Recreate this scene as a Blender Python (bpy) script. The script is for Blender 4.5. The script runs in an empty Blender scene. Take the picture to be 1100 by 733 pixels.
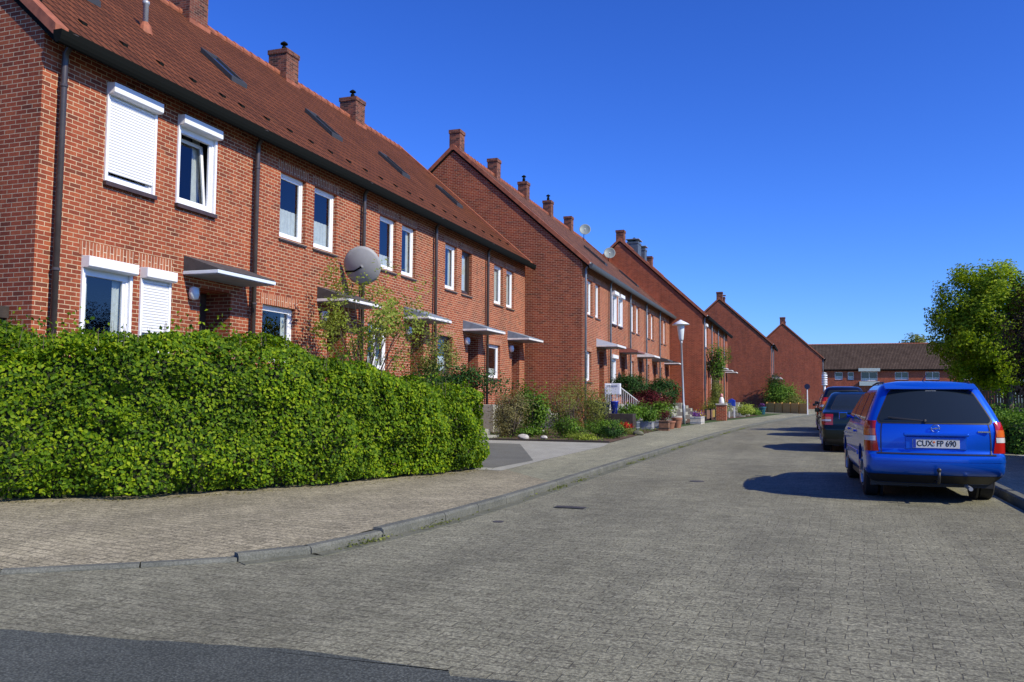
import bpy, bmesh, math, random
import numpy as np
from mathutils import Vector, Matrix, noise

C = bpy.context.scene
COL = C.collection
PI = math.pi
rad = math.radians

# ------------------------------------------------------------------ camera, sky, sun, exposure
CAM_H, YAW, PITCH, ROLL = 1.27, 0.335, 0.067, 0.008
cd = bpy.data.cameras.new("camera"); cam = bpy.data.objects.new("camera", cd); COL.objects.link(cam)
cd.sensor_width = 36.0; cd.lens = 910.0/1100.0*36.0
cd.clip_start = 0.05; cd.clip_end = 3000
F = Vector((-math.sin(YAW)*math.cos(PITCH), math.cos(YAW)*math.cos(PITCH), math.sin(PITCH)))
Rv = Vector((math.cos(YAW), math.sin(YAW), 0)); Uv = Rv.cross(F)
R2 = Rv*math.cos(ROLL) + Uv*math.sin(ROLL); U2 = Uv*math.cos(ROLL) - Rv*math.sin(ROLL)
cam.matrix_world = Matrix.Translation((0, 0, CAM_H)) @ Matrix((R2, U2, -F)).transposed().to_4x4()
C.camera = cam
SUN_EL = rad(38.0); SUN_DIR = Vector((0.958, -0.285, 0)).normalized()
W = bpy.data.worlds.new("World"); C.world = W; W.use_nodes = True
nt = W.node_tree; nt.nodes.clear()
sky = nt.nodes.new('ShaderNodeTexSky'); sky.sky_type = 'NISHITA'; sky.sun_disc = False
sky.sun_elevation = SUN_EL; sky.sun_rotation = math.atan2(SUN_DIR.x, SUN_DIR.y)
sky.altitude = 0; sky.air_density = 1.0; sky.dust_density = 0.25; sky.ozone_density = 2.0
hs = nt.nodes.new('ShaderNodeHueSaturation'); hs.inputs['Saturation'].default_value = 1.15; hs.inputs['Value'].default_value = 1.0
gm = nt.nodes.new('ShaderNodeGamma'); gm.inputs['Gamma'].default_value = 1.22
bg = nt.nodes.new('ShaderNodeBackground'); bg.inputs['Strength'].default_value = 0.064
wo = nt.nodes.new('ShaderNodeOutputWorld')
nt.links.new(sky.outputs[0], hs.inputs['Color']); nt.links.new(hs.outputs[0], gm.inputs['Color'])
tn = nt.nodes.new('ShaderNodeMix'); tn.data_type = 'RGBA'; tn.blend_type = 'MULTIPLY'; tn.inputs[0].default_value = 1.0; tn.inputs[7].default_value = (0.62, 1.0, 2.05, 1)
nt.links.new(gm.outputs[0], tn.inputs[6]); nt.links.new(tn.outputs[2], bg.inputs['Color']); nt.links.new(bg.outputs[0], wo.inputs['Surface'])
sl = bpy.data.lights.new("sun", 'SUN'); sl.energy = 5.0; sl.angle = rad(0.53); sl.color = (1.0, 0.92, 0.74)
so = bpy.data.objects.new("sun", sl); COL.objects.link(so); so.location = (20, -10, 30)
sd = Vector((SUN_DIR.x*math.cos(SUN_EL), SUN_DIR.y*math.cos(SUN_EL), math.sin(SUN_EL)))
so.rotation_euler = sd.to_track_quat('Z', 'Y').to_euler()
C.view_settings.view_transform = 'Standard'; C.view_settings.look = 'None'
C.view_settings.exposure = 0.12; C.view_settings.gamma = 1.0
C.render.engine = 'CYCLES'

# ------------------------------------------------------------------ node helpers
def mat_new(name):
    m = bpy.data.materials.new(name); m.use_nodes = True
    t = m.node_tree; b = t.nodes['Principled BSDF']
    return m, t, b
def N(t, typ, **kw):
    n = t.nodes.new(typ)
    for k, v in kw.items(): setattr(n, k, v)
    return n
def L(t, a, b): t.links.new(a, b)
def math_n(t, op, a, b=None, c=None):
    n = t.nodes.new('ShaderNodeMath'); n.operation = op
    for i, v in enumerate((a, b, c)):
        if v is None: continue
        if isinstance(v, (int, float)): n.inputs[i].default_value = v
        else: t.links.new(v, n.inputs[i])
    return n.outputs[0]
def ramp(t, fac, stops):
    r = t.nodes.new('ShaderNodeValToRGB'); t.links.new(fac, r.inputs[0])
    e = r.color_ramp.elements
    while len(e) < len(stops): e.new(0.5)
    for i, (p, c) in enumerate(stops):
        e[i].position = p; e[i].color = (c[0], c[1], c[2], 1)
    return r.outputs[0]
def noise_n(t, vec, scale, detail=4, rough=0.6):
    n = t.nodes.new('ShaderNodeTexNoise'); n.inputs['Scale'].default_value = scale
    n.inputs['Detail'].default_value = detail; n.inputs['Roughness'].default_value = rough
    if vec is not None: t.links.new(vec, n.inputs['Vector'])
    return n.outputs['Fac']
def mixc(t, fac, a, b, typ='MIX'):
    n = t.nodes.new('ShaderNodeMix'); n.data_type = 'RGBA'; n.blend_type = typ
    for k, v in ((0, fac), (6, a), (7, b)):
        if isinstance(v, (int, float)): n.inputs[k].default_value = v
        elif isinstance(v, tuple): n.inputs[k].default_value = (v[0], v[1], v[2], 1)
        else: t.links.new(v, n.inputs[k])
    return n.outputs[2]
def bump(t, h, strength, dist, b):
    n = t.nodes.new('ShaderNodeBump'); n.inputs['Strength'].default_value = strength; n.inputs['Distance'].default_value = dist
    t.links.new(h, n.inputs['Height']); t.links.new(n.outputs[0], b.inputs['Normal'])
def geo_uv(t, vertical=True, vs=1.0):
    """(along, up) coordinates of a wall or a roof from the world position and the face's normal"""
    g = t.nodes.new('ShaderNodeNewGeometry')
    p = N(t, 'ShaderNodeSeparateXYZ'); L(t, g.outputs['Position'], p.inputs[0])
    n = N(t, 'ShaderNodeSeparateXYZ'); L(t, g.outputs['True Normal'], n.inputs[0])
    ax = math_n(t, 'ABSOLUTE', n.outputs[0]); ay = math_n(t, 'ABSOLUTE', n.outputs[1])
    fx = math_n(t, 'GREATER_THAN', ax, ay)          # faces X: run along Y
    u = math_n(t, 'ADD', math_n(t, 'MULTIPLY', fx, p.outputs[1]), math_n(t, 'MULTIPLY', math_n(t, 'SUBTRACT', 1.0, fx), p.outputs[0]))
    v = math_n(t, 'MULTIPLY', p.outputs[2], vs)
    cb = N(t, 'ShaderNodeCombineXYZ'); L(t, u, cb.inputs[0]); L(t, v, cb.inputs[1])
    return cb.outputs[0], g.outputs['Position'], u, v
def simple(name, col, rough=0.6, metal=0.0, spec=0.5, coat=0.0, var=0.0, vscale=6.0):
    m, t, b = mat_new(name)
    b.inputs['Base Color'].default_value = (*col, 1); b.inputs['Roughness'].default_value = rough
    b.inputs['Metallic'].default_value = metal; b.inputs['Specular IOR Level'].default_value = spec
    b.inputs['Coat Weight'].default_value = coat; b.inputs['Coat Roughness'].default_value = 0.04
    if var > 0:
        g = N(t, 'ShaderNodeNewGeometry'); f = noise_n(t, g.outputs['Position'], vscale, 5)
        c = ramp(t, f, [(0.3, tuple(x*(1-var) for x in col)), (0.7, tuple(min(1, x*(1+var)) for x in col))])
        L(t, c, b.inputs['Base Color'])
    return m

def brick_mat(name, tones, mortar, vert=False, wear=0.25):
    m, t, b = mat_new(name)
    uv, pos, u, v = geo_uv(t)
    if vert:
        cb = N(t, 'ShaderNodeCombineXYZ'); L(t, v, cb.inputs[0]); L(t, u, cb.inputs[1]); uv = cb.outputs[0]
    br = N(t, 'ShaderNodeTexBrick'); br.offset = 0.5; br.squash = 1.0
    br.inputs['Scale'].default_value = 1.0
    br.inputs['Brick Width'].default_value = 0.218 if not vert else 0.26
    br.inputs['Row Height'].default_value = 0.0727
    br.inputs['Mortar Size'].default_value = 0.0058; br.inputs['Mortar Smooth'].default_value = 0.15
    br.inputs['Bias'].default_value = 0.0
    br.inputs['Color1'].default_value = (0, 0, 0, 1); br.inputs['Color2'].default_value = (1, 1, 1, 1); br.inputs['Mortar'].default_value = (0.5, 0.5, 0.5, 1)
    wn = N(t, 'ShaderNodeTexNoise'); wn.inputs['Scale'].default_value = 14.0; wn.inputs['Detail'].default_value = 2; L(t, pos, wn.inputs['Vector'])
    wob = N(t, 'ShaderNodeVectorMath', operation='MULTIPLY_ADD'); L(t, wn.outputs['Color'], wob.inputs[0]); wob.inputs[1].default_value = (0.007, 0.007, 0); L(t, uv, wob.inputs[2])
    L(t, wob.outputs[0], br.inputs['Vector'])
    c = ramp(t, br.outputs['Color'], tones)
    big = noise_n(t, pos, 0.55, 5, 0.65); fine = noise_n(t, pos, 38.0, 3)
    c = mixc(t, 1.0, c, ramp(t, big, [(0.25, (1-wear,)*3), (0.75, (1.1, 1.1, 1.1))]), 'MULTIPLY')
    c = mixc(t, 1.0, c, ramp(t, fine, [(0.3, (0.84,)*3), (0.7, (1.14,)*3)]), 'MULTIPLY')
    mp = N(t, 'ShaderNodeMapping'); mp.inputs['Scale'].default_value = (2.6, 2.6, 0.30); L(t, pos, mp.inputs['Vector'])
    stk = ramp(t, noise_n(t, mp.outputs[0], 1.0, 6, 0.7), [(0.38, (0.70, 0.69, 0.70)), (0.55, (1.0,)*3)])
    c = mixc(t, 0.75, c, stk, 'MULTIPLY')
    mc = mixc(t, 1.0, mortar, ramp(t, noise_n(t, pos, 5.0, 4), [(0.3, (0.7,)*3), (0.7, (1.1,)*3)]), 'MULTIPLY')
    c = mixc(t, br.outputs['Fac'], c, mc)
    L(t, c, b.inputs['Base Color']); b.inputs['Roughness'].default_value = 0.85; b.inputs['Specular IOR Level'].default_value = 0.25
    h = math_n(t, 'ADD', math_n(t, 'MULTIPLY', br.outputs['Fac'], -1.0), math_n(t, 'MULTIPLY', fine, 0.35))
    bump(t, h, 0.6, 0.008, b)
    return m

def tile_mat(name, cA, cB, along=0.22, row=0.33, vs=1.5):
    m, t, b = mat_new(name)
    uv, pos, u, v = geo_uv(t, vs=vs)
    br = N(t, 'ShaderNodeTexBrick'); br.offset = 0.0; br.squash = 1.0
    for k, x in (('Scale', 1.0), ('Brick Width', along), ('Row Height', row), ('Mortar Size', 0.040), ('Mortar Smooth', 0.6), ('Bias', 0.0)): br.inputs[k].default_value = x
    br.inputs['Color1'].default_value = (0, 0, 0, 1); br.inputs['Color2'].default_value = (1, 1, 1, 1); br.inputs['Mortar'].default_value = (0.3, 0.3, 0.3, 1)
    L(t, uv, br.inputs['Vector'])
    c = ramp(t, br.outputs['Color'], [(0.0, cA), (1.0, cB)])
    big = noise_n(t, pos, 0.8, 5)
    c = mixc(t, 1.0, c, ramp(t, big, [(0.3, (0.72,)*3), (0.7, (1.15,)*3)]), 'MULTIPLY')
    c = mixc(t, math_n(t, 'MULTIPLY', br.outputs['Fac'], 0.9), c, (0.022, 0.010, 0.007))
    spots = noise_n(t, pos, 22.0, 4, 0.7)
    c = mixc(t, math_n(t, 'MULTIPLY', math_n(t, 'GREATER_THAN', spots, 0.62), 0.35), c, (0.045, 0.035, 0.025))
    moss = ramp(t, noise_n(t, pos, 1.6, 7, 0.75), [(0.60, (0,)*3), (0.72, (1,)*3)])
    c = mixc(t, math_n(t, 'MULTIPLY', moss, 0.30), c, (0.05, 0.045, 0.02))
    L(t, c, b.inputs['Base Color']); b.inputs['Roughness'].default_value = 0.9; b.inputs['Specular IOR Level'].default_value = 0.12
    # pantile waves along the eaves and a step at every course
    wv = math_n(t, 'SINE', math_n(t, 'MULTIPLY', u, 2*PI/along))
    st = math_n(t, 'FRACT', math_n(t, 'DIVIDE', v, row))
    h = math_n(t, 'ADD', math_n(t, 'MULTIPLY', wv, 0.5), math_n(t, 'MULTIPLY', math_n(t, 'SUBTRACT', 1.0, st), 0.9))
    bump(t, h, 0.9, 0.03, b)
    return m

def paver_mat(name, cA, cB, joint, bw, rh, mort, rot=0.0, stain=0.3, jmix=0.8, bstr=0.5, warp=0.03):
    m, t, b = mat_new(name)
    g = N(t, 'ShaderNodeNewGeometry'); pos = g.outputs['Position']
    mp = N(t, 'ShaderNodeMapping'); mp.inputs['Rotation'].default_value = (0, 0, rot); L(t, pos, mp.inputs['Vector'])
    wn = N(t, 'ShaderNodeTexNoise'); wn.inputs['Scale'].default_value = 1.3; wn.inputs['Detail'].default_value = 3; L(t, pos, wn.inputs['Vector'])
    wob = N(t, 'ShaderNodeVectorMath', operation='MULTIPLY_ADD'); L(t, wn.outputs['Color'], wob.inputs[0]); wob.inputs[1].default_value = (warp, warp, 0); L(t, mp.outputs[0], wob.inputs[2])
    br = N(t, 'ShaderNodeTexBrick'); br.offset = 0.5; br.squash = 1.0
    for k, x in (('Scale', 1.0), ('Brick Width', bw), ('Row Height', rh), ('Mortar Size', mort), ('Mortar Smooth', 0.5), ('Bias', 0.0)): br.inputs[k].default_value = x
    br.inputs['Color1'].default_value = (0, 0, 0, 1); br.inputs['Color2'].default_value = (1, 1, 1, 1); br.inputs['Mortar'].default_value = (0.5,)*3 + (1,)
    L(t, wob.outputs[0], br.inputs['Vector'])
    c = ramp(t, br.outputs['Color'], [(0.0, cA), (1.0, cB)])
    big = noise_n(t, pos, 0.35, 6, 0.65); mid = noise_n(t, pos, 3.0, 5, 0.7); fine = noise_n(t, pos, 48.0, 4, 0.8); pit = noise_n(t, pos, 26.0, 3, 0.6)
    c = mixc(t, 1.0, c, ramp(t, big, [(0.3, (1-stain,)*3), (0.7, (1.15,)*3)]), 'MULTIPLY')
    c = mixc(t, 1.0, c, ramp(t, mid, [(0.25, (0.8,)*3), (0.75, (1.15,)*3)]), 'MULTIPLY')
    c = mixc(t, 1.0, c, ramp(t, fine, [(0.33, (0.40,)*3), (0.5, (1.0,)*3), (0.67, (1.75,)*3)]), 'MULTIPLY')
    c = mixc(t, math_n(t, 'MULTIPLY', ramp(t, pit, [(0.57, (0,)*3), (0.63, (1,)*3)]), 0.62), c, joint)
    mt = N(t, 'ShaderNodeMapping'); mt.inputs['Scale'].default_value = (1.1, 0.10, 1.0); L(t, pos, mt.inputs['Vector'])
    c = mixc(t, 1.0, c, ramp(t, noise_n(t, mt.outputs[0], 1.0, 5, 0.6), [(0.32, (0.80, 0.80, 0.81)), (0.6, (1.08,)*3)]), 'MULTIPLY')
    oil = ramp(t, noise_n(t, pos, 0.9, 6, 0.75), [(0.64, (1.0,)*3), (0.74, (0.68, 0.67, 0.66))])
    c = mixc(t, 1.0, c, oil, 'MULTIPLY')
    jv = ramp(t, noise_n(t, pos, 1.7, 5, 0.7), [(0.35, (0.25,)*3), (0.65, (1.0,)*3)])
    jf = math_n(t, 'MULTIPLY', math_n(t, 'MULTIPLY', br.outputs['Fac'], jmix), jv)
    c = mixc(t, jf, c, joint)
    L(t, c, b.inputs['Base Color']); b.inputs['Roughness'].default_value = 0.88; b.inputs['Specular IOR Level'].default_value = 0.3
    h = math_n(t, 'ADD', math_n(t, 'MULTIPLY', br.outputs['Fac'], -1.0), math_n(t, 'ADD', math_n(t, 'MULTIPLY', fine, 0.7), math_n(t, 'MULTIPLY', br.outputs['Color'], 0.35)))
    bump(t, h, bstr, 0.008, b)
    return m

def ground_mat(name, a, c_, scale=8.0, fine=120.0, bs=0.5, grit=0.0):
    m, t, b = mat_new(name)
    g = N(t, 'ShaderNodeNewGeometry'); pos = g.outputs['Position']
    f1 = noise_n(t, pos, scale, 6, 0.7); f2 = noise_n(t, pos, fine, 3, 0.7)
    c = ramp(t, f1, [(0.3, a), (0.7, c_)])
    c = mixc(t, 1.0, c, ramp(t, f2, [(0.3, (0.65,)*3), (0.7, (1.3,)*3)]), 'MULTIPLY')
    if grit:
        vo = N(t, 'ShaderNodeTexVoronoi'); vo.inputs['Scale'].default_value = 75.0; L(t, pos, vo.inputs['Vector'])
        c = mixc(t, grit, c, ramp(t, vo.outputs['Distance'], [(0.0, (1.9, 1.85, 1.8)), (0.35, (0.95,)*3), (0.7, (0.45,)*3)]), 'MULTIPLY')
        big = noise_n(t, pos, 0.5, 4); c = mixc(t, 1.0, c, ramp(t, big, [(0.3, (0.8,)*3), (0.7, (1.2,)*3)]), 'MULTIPLY')
    L(t, c, b.inputs['Base Color']); b.inputs['Roughness'].default_value = 0.9; b.inputs['Specular IOR Level'].default_value = 0.25
    bump(t, math_n(t, 'ADD', f1, f2), bs, 0.01, b)
    return m

def leaf_mat(name, dark, mid, light, trans=0.35, rough=0.6, patch=0.28):
    m, t, b = mat_new(name)
    g = N(t, 'ShaderNodeNewGeometry')
    c = ramp(t, g.outputs['Random Per Island'], [(0.0, dark), (0.5, mid), (1.0, light)])
    lg = noise_n(t, g.outputs['Position'], 1.6, 3)
    c = mixc(t, 1.0, c, ramp(t, lg, [(0.3, (1-patch, 1-patch*0.85, 1-patch*0.6)), (0.7, (1.25, 1.2, 1.0))]), 'MULTIPLY')
    L(t, c, b.inputs['Base Color']); b.inputs['Roughness'].default_value = rough; b.inputs['Specular IOR Level'].default_value = 0.18
    tr = N(t, 'ShaderNodeBsdfTranslucent'); L(t, mixc(t, 1.0, c, (1.3, 1.35, 0.6), 'MULTIPLY'), tr.inputs['Color'])
    mx = N(t, 'ShaderNodeMixShader'); mx.inputs[0].default_value = trans
    out = t.nodes['Material Output']; L(t, b.outputs[0], mx.inputs[1]); L(t, tr.outputs[0], mx.inputs[2]); L(t, mx.outputs[0], out.inputs['Surface'])
    return m

def glass_mat(name, tint=(0.75, 0.8, 0.8), base=0.08):
    m, t, b = mat_new(name)
    t.nodes.remove(b)
    gg = N(t, 'ShaderNodeNewGeometry'); dt = N(t, 'ShaderNodeVectorMath', operation='DOT_PRODUCT'); L(t, gg.outputs['Incoming'], dt.inputs[0]); L(t, gg.outputs['Normal'], dt.inputs[1])
    f = math_n(t, 'POWER', math_n(t, 'SUBTRACT', 1.0, math_n(t, 'ABSOLUTE', dt.outputs['Value'])), 4.0)
    f = math_n(t, 'ADD', math_n(t, 'MULTIPLY', f, 0.9), base)
    gl = N(t, 'ShaderNodeBsdfGlossy'); gl.inputs['Roughness'].default_value = 0.02; gl.inputs['Color'].default_value = (0.9, 0.95, 1, 1)
    g = N(t, 'ShaderNodeNewGeometry')
    bm_ = N(t, 'ShaderNodeBump'); bm_.inputs['Strength'].default_value = 0.08; bm_.inputs['Distance'].default_value = 0.02
    L(t, noise_n(t, g.outputs['Position'], 1.5, 1), bm_.inputs['Height']); L(t, bm_.outputs[0], gl.inputs['Normal'])
    tr = N(t, 'ShaderNodeBsdfTransparent'); tr.inputs['Color'].default_value = (*tint, 1)
    mx = N(t, 'ShaderNodeMixShader'); L(t, f, mx.inputs[0]); L(t, tr.outputs[0], mx.inputs[1]); L(t, gl.outputs[0], mx.inputs[2])
    L(t, mx.outputs[0], t.nodes['Material Output'].inputs['Surface'])
    m.use_transparent_shadow = True
    return m

BR_T = [(0.0, (0.17, 0.045, 0.024)), (0.12, (0.25, 0.055, 0.026)), (0.55, (0.315, 0.068, 0.030)), (0.85, (0.37, 0.095, 0.040)), (1.0, (0.28, 0.060, 0.028))]
M = {}
M['brick'] = brick_mat('brick', BR_T, (0.60, 0.46, 0.29))
M['brick_far'] = brick_mat('brick_far', [(0.0, (0.26, 0.062, 0.030)), (1.0, (0.40, 0.098, 0.044))], (0.42, 0.27, 0.17))
M['soldier'] = brick_mat('soldier_brick', [(0.0, (0.28, 0.075, 0.036)), (1.0, (0.44, 0.15, 0.07))], (0.70, 0.58, 0.42), vert=True)
M['chimney'] = brick_mat('chimney_brick', [(0.0, (0.07, 0.03, 0.025)), (0.6, (0.19, 0.06, 0.04)), (1.0, (0.27, 0.10, 0.06))], (0.22, 0.17, 0.13))
M['tile'] = tile_mat('roof_tile', (0.12, 0.040, 0.019), (0.17, 0.055, 0.025))
M['tile_old'] = tile_mat('old_roof_tile', (0.12, 0.06, 0.045), (0.25, 0.11, 0.07))
M['tile_brown'] = tile_mat('brown_roof_tile', (0.070, 0.050, 0.038), (0.10, 0.072, 0.055))
M['ridge'] = simple('ridge_tile', (0.30, 0.095, 0.045), 0.7, var=0.35, vscale=5)
M['black'] = simple('black_metal', (0.006, 0.007, 0.006), 0.9, spec=0.1)
M['brown_pipe'] = simple('brown_pipe', (0.055, 0.045, 0.042), 0.35, var=0.2)
M['zinc'] = simple('zinc', (0.17, 0.20, 0.23), 0.5, metal=0.3, var=0.2)
M['zinc_dark'] = simple('dark_zinc', (0.06, 0.07, 0.075), 0.6, var=0.2)
M['white'] = simple('white_plastic', (0.80, 0.81, 0.82), 0.35, var=0.04)
M['white_wood'] = simple('white_wood', (0.72, 0.72, 0.70), 0.5, var=0.08)
M['brown_frame'] = simple('brown_frame', (0.05, 0.03, 0.022), 0.4, var=0.2)
M['glass'] = glass_mat('window_glass')
M['curtain'] = simple('curtain', (0.62, 0.63, 0.60), 0.9, var=0.12, vscale=9)
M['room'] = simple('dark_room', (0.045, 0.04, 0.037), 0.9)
M['sill'] = simple('sill', (0.055, 0.035, 0.032), 0.5, var=0.25)
M['screen'] = simple('screen', (0.028, 0.03, 0.036), 0.7)
M['fascia'] = simple('canopy_fascia', (0.66, 0.74, 0.80), 0.35, var=0.06)
M['fascia_w'] = simple('canopy_fascia_white', (0.74, 0.73, 0.70), 0.5, var=0.12)
M['fascia_red'] = simple('canopy_fascia_red', (0.28, 0.10, 0.07), 0.5, var=0.12)
M['felt'] = simple('roofing_felt', (0.06, 0.055, 0.055), 0.8, var=0.3)
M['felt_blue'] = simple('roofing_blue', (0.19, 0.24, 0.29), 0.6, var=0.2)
M['door'] = simple('door_wood', (0.22, 0.05, 0.03), 0.4, var=0.25)
M['door_dark'] = simple('door_dark', (0.05, 0.035, 0.03), 0.4, var=0.25)
M['concrete'] = ground_mat('concrete', (0.27, 0.268, 0.225), (0.37, 0.365, 0.305), 2.5)
M['kerb'] = ground_mat('kerb_stone', (0.095, 0.10, 0.085), (0.165, 0.168, 0.14), 3.0, 60.0)
M['kerb_old'] = ground_mat('mossy_kerb', (0.095, 0.10, 0.065), (0.17, 0.168, 0.125), 3.0, 60.0)
M['road'] = paver_mat('road_pavers', (0.186, 0.180, 0.122), (0.232, 0.224, 0.155), (0.065, 0.058, 0.040), 0.2, 0.1, 0.005, rot=0.05, stain=0.24, jmix=0.5, bstr=0.9, warp=0.12)
M['pave'] = paver_mat('pavement_pavers', (0.262, 0.232, 0.150), (0.335, 0.295, 0.196), (0.085, 0.075, 0.05), 0.2, 0.1, 0.008, rot=0.12, stain=0.18, jmix=0.95, bstr=0.6)
M['pave_grey'] = paver_mat('grey_pavers', (0.235, 0.232, 0.152), (0.29, 0.285, 0.19), (0.12, 0.11, 0.085), 0.2, 0.1, 0.0055, rot=PI/2, stain=0.15, jmix=0.7, bstr=0.5)
M['asphalt'] = ground_mat('asphalt', (0.080, 0.090, 0.080), (0.108, 0.118, 0.104), 1.2, 70.0, 0.8, grit=0.8)
M['asphalt_grey'] = ground_mat('driveway_asphalt', (0.115, 0.117, 0.098), (0.16, 0.161, 0.135), 1.2, 70.0, 0.6)
M['soil'] = ground_mat('soil', (0.075, 0.045, 0.03), (0.13, 0.085, 0.055), 6.0, 40.0, 1.0)
M['grass'] = ground_mat('grass_ground', (0.035, 0.07, 0.018), (0.075, 0.115, 0.03), 2.0, 60.0, 1.0)
M['bark'] = simple('bark', (0.10, 0.075, 0.055), 0.9, var=0.45, vscale=14)
M['wood'] = simple('weathered_wood', (0.17, 0.085, 0.045), 0.75, var=0.35, vscale=8)
M['wood_pale'] = simple('pale_wood', (0.62, 0.36, 0.09), 0.75, var=0.2, vscale=8)
M['wood_dark'] = simple('dark_wood', (0.035, 0.027, 0.022), 0.8, var=0.35, vscale=8)
M['terracotta'] = simple('terracotta', (0.26, 0.11, 0.065), 0.75, var=0.2)
M['stone'] = simple('pale_stone', (0.42, 0.40, 0.36), 0.8, var=0.25, vscale=12)
M['blue_glaze'] = simple('blue_glaze', (0.012, 0.045, 0.42), 0.3, coat=0.4)
M['teal_glaze'] = simple('teal_glaze', (0.012, 0.08, 0.12), 0.25, coat=0.5)
M['metal_white'] = simple('white_metal', (0.72, 0.74, 0.76), 0.4, var=0.05)
M['metal_grey'] = simple('grey_metal', (0.40, 0.42, 0.44), 0.4, metal=0.3, var=0.1)
M['dish'] = simple('dish_grey', (0.30, 0.30, 0.30), 0.55, var=0.06)
M['dish_dark'] = simple('dark_dish_grey', (0.22, 0.26, 0.25), 0.55, var=0.06)
M['frost'] = simple('lamp_glass', (0.62, 0.68, 0.68), 0.3)
M['slate'] = simple('slate_cladding', (0.07, 0.09, 0.12), 0.6, var=0.3, vscale=8)
M['leaf_hedge'] = leaf_mat('hedge_leaf', (0.030, 0.085, 0.004), (0.125, 0.235, 0.006), (0.30, 0.39, 0.012), 0.34, patch=0.45)
M['leaf_twig'] = simple('hedge_core', (0.018, 0.026, 0.010), 0.95, var=0.4)
M['leaf_dark'] = leaf_mat('dark_leaf', (0.012, 0.04, 0.010), (0.025, 0.075, 0.015), (0.05, 0.12, 0.02), 0.2)
M['leaf_tree'] = leaf_mat('tree_leaf', (0.12, 0.19, 0.012), (0.24, 0.34, 0.02), (0.42, 0.52, 0.04), 0.5)
M['leaf_spring'] = leaf_mat('spring_leaf', (0.15, 0.20, 0.035), (0.25, 0.32, 0.055), (0.38, 0.44, 0.10), 0.45)
M['leaf_mid'] = leaf_mat('mid_leaf', (0.04, 0.105, 0.012), (0.09, 0.19, 0.02), (0.18, 0.29, 0.035), 0.3)
M['leaf_tan'] = leaf_mat('tan_leaf', (0.13, 0.11, 0.05), (0.20, 0.18, 0.08), (0.28, 0.27, 0.12), 0.3)
M['leaf_olive'] = leaf_mat('olive_leaf', (0.10, 0.125, 0.03), (0.18, 0.21, 0.05), (0.27, 0.30, 0.08), 0.35)
M['leaf_red'] = leaf_mat('red_leaf', (0.045, 0.006, 0.012), (0.09, 0.012, 0.02), (0.15, 0.02, 0.03), 0.3)
M['leaf_copper'] = leaf_mat('copper_leaf', (0.025, 0.02, 0.012), (0.05, 0.035, 0.018), (0.09, 0.06, 0.03), 0.2)
M['leaf_lime'] = leaf_mat('lime_leaf', (0.17, 0.24, 0.03), (0.26, 0.34, 0.05), (0.36, 0.42, 0.08), 0.3)
M['petal_red'] = leaf_mat('red_petal', (0.30, 0.01, 0.01), (0.45, 0.03, 0.015), (0.6, 0.07, 0.03), 0.2)
M['petal_yellow'] = leaf_mat('yellow_petal', (0.5, 0.36, 0.03), (0.6, 0.45, 0.04), (0.7, 0.55, 0.1), 0.2)
M['petal_white'] = leaf_mat('white_petal', (0.5, 0.5, 0.5), (0.65, 0.64, 0.62), (0.75, 0.74, 0.72), 0.2)
M['petal_violet'] = leaf_mat('violet_petal', (0.10, 0.02, 0.20), (0.16, 0.03, 0.28), (0.3, 0.2, 0.4), 0.2)

def shutter_mat():
    m, t, b = mat_new('roller_shutter')
    g = N(t, 'ShaderNodeNewGeometry'); s = N(t, 'ShaderNodeSeparateXYZ'); L(t, g.outputs['Position'], s.inputs[0])
    fr = math_n(t, 'FRACT', math_n(t, 'DIVIDE', s.outputs[2], 0.05))
    gap = math_n(t, 'LESS_THAN', fr, 0.14)
    L(t, mixc(t, gap, (0.78, 0.79, 0.80), (0.42, 0.43, 0.46)), b.inputs['Base Color']); b.inputs['Roughness'].default_value = 0.4
    bump(t, math_n(t, 'SINE', math_n(t, 'MULTIPLY', fr, PI)), 0.8, 0.012, b)
    return m
M['shutter'] = shutter_mat()

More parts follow.
